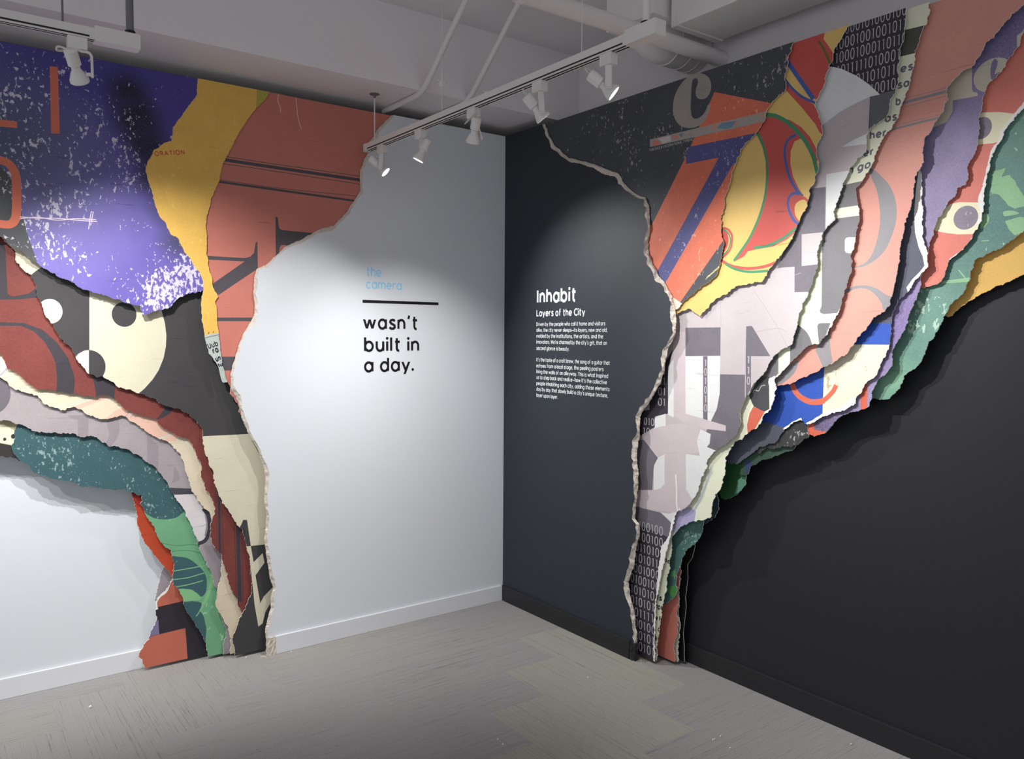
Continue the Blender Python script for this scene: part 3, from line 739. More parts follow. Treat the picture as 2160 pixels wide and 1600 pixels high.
PUR_GR = M('#56585C', mot=0.3, flecks=('#D8D6DC', 70, 0.82, []))
ORA_L = M('#E57656', wr=0.5)
panel('purple_poster', 'violet paint-flecked torn poster panel with orange letter pieces', 'L', .0142,
  [('s', [(-700,-60),(417,140),(417,164)]), ('s', [(440,190),(430,300),(405,400),(405,500),(428,565),(436,600),(438,606)]),
   ('t', [(437,608),(425,613),(410,617),(390,621),(375,630),(360,645),(347,652),(325,658),(304,664),(295,647),(275,641),(250,632),(225,622),
          (190,614),(175,610),(150,592),(130,585),(107,575),(90,562),(65,547),(45,530),(25,520),(10,507),(0,501),(-60,480),(-200,430),(-700,330)])],
  PURPLE, [('sm', PUR_GR, [(-300,300),(-60,330),(15,365),(40,430),(60,500),(78,560),(40,560),(-60,500),(-300,420)]),
   ('p', ORA_L, [(105,140),(122,141),(126,282),(108,281)]), ('p', ORA_L, [(-90,242),(36,256),(36,270),(-90,258)]),
   ('s', ORA_L, [(-40,330),(-5,336),(18,345),(32,366),(35,395),(35,440),(32,462),(20,473),(-5,471),(-40,466)], 17),
   ('s', M('#F2DDF0'), [(42,457),(80,460),(120,460),(160,464),(205,467)], 2), ('s', M('#F2DDF0'), [(42,461),(80,458),(120,464),(160,461),(203,463)], 2),
   ('r', M('#F2DDF0'), [(187,483),(190,460),(193,445)], 1.6), ('r', M('#F2DDF0'), [(191,475),(197,446)], 1.6)], seed=11)
# salmon poster with serif letters
SALM = M('#D27C6C', wr=0.45)
SAL_DK = M('#57535A', mot=0.3)
panel('salmon_poster', 'salmon torn poster panel with large dark serif letters against the white wall', 'L', .0185,
  [('s', [(545,160),(845,228),(843,250),(815,275),(795,310),(785,350),(778,400),(750,450),(700,495),(620,535),(565,575),(555,620),(556,660),(530,720),(510,770),(506,805),(522,850),(540,900)]),
   ('t', [(532,915),(522,907),(515,890),(505,863),(493,840),(485,822),(479,802)]), ('s', [(470,770),(450,740),(440,640),(420,560),(425,450),(450,380),(480,290),(540,200)])],
  SALM, [('s', SAL_DK, [(462,379),(520,387),(600,398),(760,414)], 1.2),
   ('s', SAL_DK, [(455,326),(540,340),(770,373)], 1.4), ('s', SAL_DK, [(455,334),(540,347),(770,381)], 7), ('s', SAL_DK, [(455,343),(540,355),(770,390)], 1.4),
   ('s', SAL_DK, [(455,382),(540,394),(760,425)], 5),
   ('p', SAL_DK, [(430,539),(516,544),(528,541),(536,533),(539,512),(541,510),(543,510),(544,566),(461,622),(440,605),(449,598),(516,551),(430,547)]),
   ('p', SAL_DK, [(581,459),(583,457),(586,459),(588,478),(591,483),(596,485),(700,495),(640,530),(600,516),(593,517),(590,522),(588,540),(582,545)]),
   ('p', SAL_DK, [(450,669.5),(560,669.5),(560,677),(450,677)]), ('p', SAL_DK, [(455,752),(520,752),(505,781),(455,781)]),
   ('s', M('#F3D9C8'), [(588,197),(586,212),(591,225),(592,238)], 1.2), ('s', M('#F3D9C8'), [(624,204),(626,225),(629,250),(636,272)], 1.2)], seed=12)
# yellow strip ending in newsprint
YEL_L = M('#F2BE45', mot=0.3, wr=0.2, flecks=('#EFCF7E', 70, 0.86, []))
INK = M('#26242C', mot=0.3)
panel('yellow_strip', 'narrow yellow torn paper strip tapering down to newsprint', 'L', .010,
  [('s', [(412,130),(600,160),(569,194)]), ('t', [(569,194),(555,215),(540,230),(522,252),(510,272),(495,297),(486,315),(476,332),(467,355),(462,382),(454,399),(445,420),(444,435),
     (436,455),(435,475),(436,505),(437,540),(440,560),(445,580),(450,607),(460,625),(455,635),(457,665),(460,695),(462,710),(465,730),(467,755),(471,775),(477,797),(481,806),
     (470,806),(467,797),(460,772),(450,754),(442,745),(436,725),(432,712),(431,700),(427,675),(425,650),(426,625),(430,612),(429,592),(422,575),(410,562),(400,545),(390,532),
     (382,515),(375,502),(362,495),(350,472),(337,455),(327,430),(319,400),(312,377),(307,360),(312,342),(325,317),(342,304),(361,296),(366,270),(377,252),(400,222),(415,200),(417,164)])],
  YEL_L, [('p', M('#B7AE3A'), [(542,180),(600,180),(590,200),(555,215),(540,230),(541,205)]),
   ('tp', NEWS, [(420,706),(468,701),(500,830),(440,830)]), ('r', INK, [(430,713),(464,705)], 1), ('r', INK, [(431,706),(431,702)], 1.2), ('r', INK, [(440,704),(441,700)], 1.2), ('r', INK, [(450,702),(451,698)], 1.2),
   ('x', INK, 'Uub', (440,735), (461,728), 10, .16), ('x', INK, 'ro', (450,745), (462,741), 8, .2, XH), ('x', INK, 'un', (456,762), (467,758), 7, .22, XH), ('x', INK, 'lu', (462,774), (471,770), 7, .22),
   ('x', M('#D8573F'), 'PORATION', (318,329), (390,325), 9, .16, CP, .2)], seed=13, amp=1.0)
# poster with circles
panel('circle_poster', 'charcoal and cream torn poster with dots and half circles, reaching the floor', 'L', .055,
  [('s', [(-40,400),(300,500),(450,560),(510,760),(560,900),(590,1060),(600,1240),(600,1390)]), ('s', [(496,1420)]),
   ('t', [(496,1382),(494,1367),(490,1352),(495,1335),(500,1320),(507,1302),(517,1285),(525,1267),(530,1250),(532,1235),(531,1215),(529,1195),(527,1175),(521,1160),
     (517,1140),(510,1120),(500,1105),(490,1087),(475,1067),(462,1045),(455,1020),(447,990),(440,970),(430,947),(426,925),(429,910),(422,897),(410,882),(395,870),(375,862),
     (355,855),(335,849),(325,842),(307,832),(292,830),(275,822),(250,815),(235,802),(222,797),(207,795),(187,785),(175,772),(162,760),(157,745),(147,730),(127,712),(120,695),
     (105,677),(92,660),(90,640),(80,625),(75,600),(65,580),(45,565),(35,550),(32,530),(25,520),(10,505),(-10,470)])],
  CHAR_L, [('p', DOT_CREAM, [(188.5,560),(320,560),(332,620),(341,655),(348,682),(351,707),(350,730),(345,755),(335,780),(322,800),(305,819),(285,836),(250,850),(188.5,820)]),
   ('c', CHAR_L, (262,663), 26), ('c', DOT_CREAM, (106,656), 26), ('c', CHAR_L, (188,773), 35), ('p', M('#E2DBC8', wr=.4), [(187.5,738),(178,739),(165,746),(156,757),(150,790),(187.5,800)]),
   ('p', DOT_CREAM, [(0,500),(110,555),(90,562),(76,571),(65,580),(40,600),(0,560)]),
   ('p', DOT_CREAM, [(400,921),(600,911),(600,1143),(529,1151),(521,1096),(513,1096),(509,1106),(505,1113),(480,1120),(440,1050)]),
   ('p', DOT_CREAM, [(515,1152),(529,1151),(535,1185),(554,1166),(558,1186),(539,1213),(549,1272),(556,1258),(575,1238),(580,1255),(570,1272),(560,1290),(556,1305),(554,1314),(545,1321),(537,1275),(527,1178)])],
  seed=14)
# dark red poster with serif letters
RED_L = M('#803E38', mot=0.45, flecks=('#7C3B38', 22, 0.84, []))
RED_DK = M('#413D44', mot=0.3)
panel('dark_red_poster', 'brick red torn poster with dark serif letters curving down to a point', 'L', .075,
  [('s', [(-500,260),(-10,440),(60,520),(110,640),(150,700),(230,760),(310,800),(410,850),(455,900),(475,960),(500,1040),(530,1100),(545,1150),(548,1230),(535,1280)]),
   ('t', [(520,1300),(513,1293),(510,1285),(502,1272),(500,1262),(490,1245),(482,1230),(480,1210),(472,1185),(467,1170),(457,1160),(447,1142),(442,1127),(445,1107),(454,1082),(454,1065),
     (450,1055),(437,1037),(430,1020),(424,1005),(425,990),(422,975),(415,957),(405,935),(392,922),(375,920),(360,910),(347,902),(335,895),(325,882),(300,875),(280,870),(265,862),
     (255,852),(242,840),(230,835),(212,831),(200,836),(175,831),(150,830),(122,825),(100,819),(82,821),(62,811),(50,800),(37,785),(25,778),(14,775),(10,760),(0,747),(-60,735),(-500,660)])],
  RED_L, [('p', RED_DK, [(-300,440),(-60,490),(11,514),(16,618),(20,623),(30,625),(60,619),(75,608),(100,620),(82,627),(40,631),(-60,633),(-300,640)]),
   ('p', RED_DK, [(-200,665),(-60,676),(0,679),(50,681),(90,695),(120,722),(143,753),(156,790),(158,805),(154,840),(115,840),(120,815),(120,795),(117,765),(110,748),(95,722),(72,699),(45,687),(0,687),(-60,690),(-200,690)]),
   ('p', RED_DK, [(190,770),(245,800),(240,850),(205,850),(200,815)]), ('p', RED_DK, [(345,845),(368,855),(358,872),(345,880),(328,886),(338,875),(347,862)]),
   ('r', RED_DK, [(461,1000),(464,1180)], 5), ('r', RED_DK, [(455,1000),(458,1175)], 1), ('r', RED_DK, [(467,1010),(471,1185)], 1),
   ('r', RED_DK, [(501,1085),(506,1268)], 8), ('r', RED_DK, [(494,1080),(499,1270),(512,1268)], 1.2), ('r', RED_DK, [(509,1090),(513,1268)], 1.2)], seed=15)
# cream strip
CRM_L = M('#DCCEB2', mot=0.2)
panel('cream_strip', 'cream torn strip with faint peach bands between brick red and lilac', 'L', .090,
  [('s', [(-500,600),(0,700),(120,780),(250,800),(350,860),(430,900),(480,1020),(500,1150),(535,1260),(520,1320),(500,1400),(486,1410)]),
   ('t', [(486,1376),(486,1337),(482,1322),(472,1307),(462,1290),(456,1270),(459,1247),(465,1225),(469,1195),(470,1172),(466,1168),(450,1150),(446,1125),(447,1100),(443,1080),(432,1072),(420,1055),(405,1037),(395,1005),(390,982),(385,965),
     (370,947),(355,932),(335,925),(312,910),(290,897),(275,886),(257,875),(237,880),(220,882),(200,881),(180,870),(162,857),(150,860),(130,864),(112,860),(92,850),(80,837),
     (62,830),(32,822),(15,805),(0,795),(-60,780),(-500,720)])],
  CRM_L, [('s', M('#E9C3AC'), [(0,800),(40,815),(70,800)], 8), ('s', M('#C9CDB8'), [(110,858),(150,853),(180,842),(205,832)], 8), ('s', M('#E6B9A4'), [(160,860),(200,845),(230,832)], 9),
   ('p', M('#E6B9A4'), [(262,856),(300,868),(335,890),(375,912),(372,930),(340,932),(310,916),(285,890),(255,880),(220,884),(240,868)]), ('p', M('#F0D9CC'), [(-60,730),(10,745),(14,775),(0,785),(-60,770)]),
   ('s', M('#C9CDB8'), [(335,925),(365,915)], 4), ('s', M('#A9A4BC'), [(0,792),(16,776)], 3), ('s', M('#A9A4BC'), [(265,878),(275,866)], 2), ('s', M('#A9A4BC'), [(275,880),(285,870)], 2)], seed=16)
# lilac grey strip
MAU_L = M('#A69DA1', mot=0.25)
MAU_DK = M('#988F95', mot=0.25)
panel('lilac_grey_strip', 'lilac grey torn strip with faint serif letters above the teal band', 'L', .104,
  [('s', [(-500,640),(0,740),(130,820),(260,850),(370,900),(420,960),(450,1050),(480,1150),(500,1300),(500,1400),(471,1410)]),
   ('t', [(471,1379),(472,1357),(479,1337),(467,1305),(464,1285),(457,1265),(459,1250),(452,1230),(447,1215),(443,1200),(432,1182),(422,1160),(416,1140),(408,1118),(400,1100),(390,1080),(380,1060),(370,1047),
     (362,1032),(355,1020),(342,1002),(330,987),(315,977),(302,965),(287,957),(265,947),(245,940),(232,942),(217,934),(205,922),(190,920),(170,922),(155,915),(135,914),(112,912),
     (97,915),(77,910),(57,900),(42,895),(32,892),(15,887),(0,885),(-60,875),(-500,830)])],
  MAU_L, [('c', M('#6E6870'), (-22,830), 45), ('p', MAU_DK, [(142,876),(187,874),(186,930),(164,930),(164,885),(150,882)]), ('sm', MAU_DK, [(226,886),(248,884),(252,905),(246,925),(228,945),(224,935),(230,915)]),
   ('p', MAU_DK, [(310,915),(334,940),(334,1000),(311,985)]), ('sm', MAU_DK, [(368,985),(378,1000),(378,1012),(362,1018),(366,1008)]), ('p', M('#4C4A54', mot=.5), [(355,1028),(405,1030),(408,1042),(362,1043)]),
   ('p', M('#D9D4D6', mot=.2, wr=.6), [(365,1043),(410,1042),(430,1075),(437,1095),(434,1130),(425,1150),(400,1110)]),
   ('s', M('#45434C', mot=.6), [(429,1072),(438,1085),(442,1105),(440,1125),(432,1140),(416,1147)], 8), ('s', M('#9C98A0', mot=.8), [(433,1085),(436,1105),(433,1130)], 3),
   ('p', MAU_DK, [(428,1150),(470,1150),(480,1380),(460,1380),(455,1250)])], seed=17)
# teal and green strip
TEAL = M('#3A6268', mot=0.35, flecks=('#93AAAB', 75, 0.90, [(spot3((100,950), 'L', .15), .30, .09), (spot3((285,1000), 'L', .15), .25, .05), (spot3((330,1040), 'L', .15), .2, .04)]))
GREEN_L = M('#6BAE80', mot=0.3, flecks=('#A9CDA4', 30, 0.90, [(spot3((450,1340), 'L', .15), .15, .08)]))
GRN_LT = M('#7FC084', mot=.2)
panel('teal_green_strip', 'teal torn strip turning green as it runs down to the floor', 'L', .120,
  [('t', [(36,891),(57,897)]), ('s', [(160,890),(300,930),(390,1000),(440,1100),(480,1200),(500,1330),(500,1400),(441,1420)]),
   ('t', [(441,1386),(437,1372),(430,1345),(420,1332),(405,1307),(395,1290),(387,1267),(380,1250),(367,1232),(365,1210),(369,1190),(362,1177),(360,1160),(345,1150),(330,1127),(322,1107),(312,1092),(304,1080),(297,1062),(300,1045),
     (280,1040),(262,1030),(240,1032),(220,1031),(200,1026),(185,1025),(170,1027),(160,1020),(140,1012),(120,1012),(107,1007),(92,1000),(72,995),(57,980),(42,970),(30,955),(25,940),(31,920),(32,902),(36,891)])],
  TEAL, [('sm', GREEN_L, [(296,1076),(310,1084),(325,1092),(347,1095),(372,1091),(400,1078),(450,1120),(500,1260),(500,1410),(430,1410),(430,1300),(330,1180)]),
   ('sm', TEAL, [(355,1178),(378,1174),(396,1177),(413,1188),(428,1203),(436,1222),(434,1248),(422,1258),(405,1243),(380,1242),(355,1240)]),
   ('s', GRN_LT, [(360,1205),(395,1199),(432,1192)], 2), ('s', GRN_LT, [(362,1222),(395,1218),(430,1208)], 2), ('s', GRN_LT, [(362,1238),(395,1233),(428,1224)], 2),
   ('s', GRN_LT, [(444,1190),(446,1230),(432,1268),(412,1298)], 7), ('sm', GRN_LT, [(375,1243),(395,1242),(415,1250),(424,1262),(410,1266),(388,1268),(380,1258)]),
   ('sm', TEAL, [(393,1272),(410,1268),(425,1272),(420,1288),(410,1300),(400,1296)]), ('sm', TEAL, [(405,1315),(420,1308),(428,1318),(424,1332),(414,1330)]),
   ('s', M('#4C8C66'), [(330,1142),(370,1150),(410,1148),(430,1160)], 1.5), ('s', M('#4C8C66'), [(350,1165),(390,1160),(425,1168),(440,1190)], 1.5)], seed=18)
# small pieces lower left
ORANGE = M('#C4471F', mot=0.3)
panel('orange_sliver', 'narrow burnt orange torn sliver hanging below the teal band', 'L', .140,
  [('s', [(290,1020),(340,1060),(380,1150),(390,1200),(375,1225)]), ('t', [(364,1217),(352,1200),(345,1190),(330,1175),(320,1160),(305,1145),(297,1130),(292,1110),(288,1085),(285,1062),(279,1040),(282,1020)])],
  ORANGE, [('sm', M('#9E2F1C'), [(276,1036),(296,1040),(304,1070),(290,1066),(282,1056)])], seed=19)
panel('cream_corner_piece', 'cream torn piece with black edge at the left end of the teal band', 'L', .132,
  [('s', [(-500,810),(60,880),(80,930),(70,972),(40,972)]), ('t', [(36,968),(20,966),(0,962),(-40,958),(-500,930)])],
  M('#E4DFBE'), [('p', M('#3A3836', mot=.4), [(-500,890),(0,934),(22,938),(60,950),(60,990),(-500,960)]), ('c', M('#3A3836'), (10,926), 3.4), ('c', M('#3A3836'), (28,920), 5),
   ('p', M('#B9B48E'), [(-100,850),(40,890),(33,908),(8,895),(-100,880)])], seed=20)
SB = M('#CB6B52', wr=.2)
panel('salmon_black_poster', 'salmon and black blocked torn poster standing at the foot of the inner white wall', 'L', .158,
  [('s', [(380,1180),(420,1240),(470,1320),(480,1420),(309,1440)]), ('t', [(309,1411),(300,1392),(291,1385),(302,1365),(315,1347),(317,1332),(327,1317),(332,1300),(330,1285),(328,1270),(337,1257),(350,1247),(357,1230),(365,1214)])],
  SB, [('p', M('#35313A'), [(322,1282),(400,1264),(500,1330),(500,1420),(398,1420),(391,1324),(335,1337),(328,1310)]), ('p', M('#7F78A0'), [(310,1346),(322,1318),(334,1306),(336,1337)]), ('r', M('#9C4A3C'), [(312,1343),(391,1324)], 1.2),
   ('s', WHITE, [(364,1217),(357,1230),(350,1247),(337,1257),(329,1270),(331,1285)], 5)], seed=21)
panel('lilac_sliver', 'small lilac torn sliver behind the burnt orange one', 'L', .178,
  [('s', [(346,1185),(375,1190),(375,1240),(345,1290),(330,1280)]), ('t', [(327,1265),(332,1242),(337,1220),(342,1205),(346,1195)])],
  M('#A39BA0'), [], seed=22)

# ------------------------------------------------------------------ printed panels, right wall (front to back)
def crop(x0, y0, pts, k=4.0): return [(x0+x/k, y0+y/k) for x, y in pts]
def z4(pts): return crop(1340, 0, pts)

CHAR_R = M('#4B4F55', mot=.35, flecks=('#A2A1A6', 46, 0.865, [(spot3((1640,110), 'R'), .2, .06), (spot3((1320,300), 'R'), .35, .035)]))
SEV = M('#E27253', mot=.35, wr=.4, flecks=('#EFA58C', 60, 0.86, []))
SEV_B = M('#55568E', mot=.35, flecks=('#A7A6C4', 60, 0.85, []))
C_GR = M('#A09A92', mot=.3, wr=.4)
BAND = M('#A8A29A', mot=.3)
panel('charcoal_seven_poster', 'charcoal speckled torn poster with a big letter C and a blue seven on orange', 'R', .018,
  [('s', [(1130,230),(1690,40),(1677,79)]),
   ('t', [(1677,82),(1672,100),(1664,117),(1660,140),(1655,160),(1657,180),(1654,192),(1640,205),(1627,217),(1617,232),(1612,250),(1602,267),(1592,282),(1577,297),(1565,315),(1555,332),(1547,355),(1537,390),
     (1530,417),(1525,440),(1521,462),(1520,490),(1525,517),(1520,545),(1517,557),(1512,575),(1500,590),(1487,600),(1472,612),(1455,625),(1440,637),(1427,652)]),
   ('s', [(1400,660),(1380,600),(1350,545),(1345,480),(1340,440),(1300,395),(1250,370),(1190,360),(1150,320),(1130,260)])],
  CHAR_R, [('p', SEV, [(1507,194),(1660,224),(1680,240),(1540,486),(1437,634),(1420,670),(1350,640),(1340,530),(1380,464),(1412,400),(1448,328)]),
   ('sm', C_GR, z4([(535,617),(500,618),(470,630),(430,660),(400,690),(365,740),(340,790),(324,845),(318,900),(320,950),(330,990),(347,1025),(375,1055),(410,1073),(450,1080),(490,1077),(530,1065),(570,1035),(605,985),(625,930),(634,884),(612,886),
     (600,920),(580,955),(555,982),(525,998),(500,1000),(482,988),(472,960),(468,900),(470,830),(473,760),(480,690),(490,668),(506,660),(522,664),(530,685),(524,715),(512,750),(509,785),(515,812),(530,830),(555,838),(580,834),(605,820),(628,785),(640,740),(636,690),(620,655),(595,633),(565,621)])),
   ('p', BAND, [(1371,294),(1640,229),(1640,250),(1371,310)]), ('p', M('#D9806A'), [(1376,303),(1379,297),(1387,296),(1393,301),(1395,304),(1377,308)]), ('p', M('#C8C4BE'), [(1388,292),(1414,286),(1416,297),(1398,303),(1394,298)]), ('p', M('#D08A74'), [(1418,286),(1426,285),(1436,283),(1430,292),(1420,295)]),
   ('p', M('#5E86A0'), [(1432,283),(1442,281),(1437,290)]), ('p', M('#6E90A6'), [(1512,270),(1522,259),(1552,255),(1545,268),(1532,272)]), ('p', M('#D98A70'), [(1500,275),(1508,262),(1514,261),(1507,273)]), ('p', M('#D98A70'), [(1547,264),(1552,255),(1556,254),(1552,263)]), ('p', M('#D98A70'), [(1600,247),(1608,240),(1614,238),(1610,245)]),
   ('p', SEV_B, [(1447,311),(1620,275),(1600,300),(1544,350),(1402,599),(1380,580),(1389,567),(1507,350),(1516,332),(1447,346)]),
   ('x', M('#C9C6C2'), 'PUBLISHED BY INTERNATIONAL TYPEFAC', (1370,318), (1463,297), 5.0, .09, CP, .14),
   ('p', M('#F0E3C6'), [(1417,625),(1440,641),(1425,655)]), ('x', M('#E8DC8A'), 'messag', (1488,590), (1519,562), 7, .16, XH)], seed=31)
# yellow poster with red and green ornament
YEL_R = M('#E6C064', wr=.6)
RED_R = M('#CE544C', wr=.6)
GRN_R = M('#3F9064', mot=.2)
BLU_R = M('#4662AE', mot=.2)
def y2(pts): return crop(1340, 350, pts)
panel('yellow_ornament_poster', 'yellow torn poster with red, green and blue curling ornament', 'R', .030,
  [('s', [(1630,60),(1820,10),(1797,47)]), ('t', [(1797,50),(1787,57),(1775,82),(1760,105),(1755,125),(1750,140),(1740,162),(1735,185),(1727,202),(1719,215),(1720,227),(1726,240),(1731,260),(1734,280),(1730,295),(1720,315),
     (1722,327),(1727,342),(1724,365),(1715,387),(1707,402),(1704,427),(1690,455),(1677,482),(1672,500),(1662,520),(1647,537),(1632,555),(1620,572),(1610,590),(1602,596),(1580,597),(1555,605),(1535,617),(1515,627),
     (1500,640),(1487,652),(1476,665),(1463,657),(1452,650),(1438,656),(1428,664)]), ('s', [(1412,640),(1470,570),(1490,500),(1500,430),(1550,280),(1610,170),(1635,90)])],
  YEL_R, [('p', RED_R, [(1640,60),(1741,63),(1737,82),(1748,97),(1757,112),(1790,120),(1750,150),(1735,190),(1722,210),(1716,208),(1690,165),(1660,130)]),
   ('p', RED_R, [(1640,165),(1660,178),(1675,192),(1690,205),(1716,220),(1735,240),(1750,300),(1728,278),(1720,262),(1706,245),(1690,225),(1665,198)]),
   ('s', BLU_R, [(1655,120),(1668,140),(1690,172),(1716,209)], 9), ('s', BLU_R, [(1650,160),(1664,178),(1678,193),(1695,206),(1720,217)], 5),
   ('s', M('#6E6A2C'), [(1726,87),(1734,97),(1742,113),(1752,135)], 5),
   ('p', RED_R, [(1590,270),(1600,255),(1620,246),(1645,246),(1668,254),(1690,268),(1708,288),(1720,310),(1730,330),(1720,345),(1704,303),(1690,292),(1676,298),(1668,318),(1667,345),(1673,372),(1685,398),(1696,415),(1704,428),(1692,430),(1682,440),(1683,455),(1690,470),
     (1678,490),(1660,505),(1630,520),(1600,525),(1585,528),(1577,530),(1570,540),(1550,551),(1547,551),(1562,530),(1583,497),(1600,457),(1612,412),(1616,375),(1615,340),(1608,310)]),
   ('s', GRN_R, [(1614,242),(1635,244),(1660,257),(1682,277),(1700,300),(1715,330),(1724,365)], 8), ('s', GRN_R, [(1595,276),(1606,297),(1614,320),(1618,345),(1618,375),(1614,412),(1604,450),(1585,495),(1566,525),(1548,550)], 6),
   ('s', GRN_R, [(1590,522),(1610,520),(1627,515),(1655,500),(1680,480)], 6),
   ('s', BLU_R, [(1679,284),(1665,292),(1657,306),(1655,325),(1659,350),(1667,377),(1680,400),(1693,414)], 6), ('s', BLU_R, [(1693,413),(1680,407),(1668,411),(1662,425),(1664,442),(1673,462),(1684,472)], 6),
   ('sm', YEL_R, [(1693,421),(1680,428),(1676,442),(1680,458),(1694,468),(1710,440),(1703,425)]), ('s', RED_R, [(1686,412),(1700,420),(1706,428)], 5),
   ('s', RED_R, [(1510,482),(1532,482),(1543,494),(1544,510),(1540,526),(1530,538),(1515,548)], 5), ('sm', RED_R, [(1500,485),(1528,484),(1536,497),(1536,512),(1530,528),(1515,540)]), ('s', GRN_R, [(1508,483),(1530,486),(1540,500),(1539,518),(1530,534),(1512,545)], 3),
   ('s', RED_R, [(1518,547),(1535,557),(1552,563),(1580,566),(1612,562),(1640,552)], 6), ('s', GRN_R, [(1530,556),(1550,567),(1580,573),(1620,571)], 5)], seed=32)
# pale grey type poster with ones and zeros
MAU_R = M('#C2B8BB', wr=.35)
MAU_G = M('#75707A', mot=.4, wr=.2)
BIN = M('#3C3742', mot=.3)
DIG = M('#BDB6BC', mot=.1, wr=.1)
PALE = M('#E2E4E4', wr=.3)
TINT = M('#CFC2C6', wr=.2)
rows_t = ['0001000101000100', '1010001001001011', '0110001000110110', '0010111110100010', '1001010110101101', '0100101101001010', '1101001010110110']
digs = [('x', DIG, rows_t[k], (1742, 84+29*k), (1912, 30+29*k), 21, .075, CP, .17) for k in range(6)]
rows_b = ['01100100', '10100100', '00110101', '01010110', '10010001', '01001001', '10101010', '01010101', '10111101', '10010011', '01010101', '01010101']
digb = [('x', DIG, rows_b[k], (1330, 1110+23.4*k), (1398, 1130+23.4*k), 17, .085, CP, .15) for k in range(12)]
EDGE_C = [(1431,1076),(1422,1095),(1417,1110),(1414,1130),(1410,1150),(1402,1180),(1395,1210),(1390,1237),(1385,1260),(1384,1290),(1382,1320),(1381,1350),(1380,1390)]
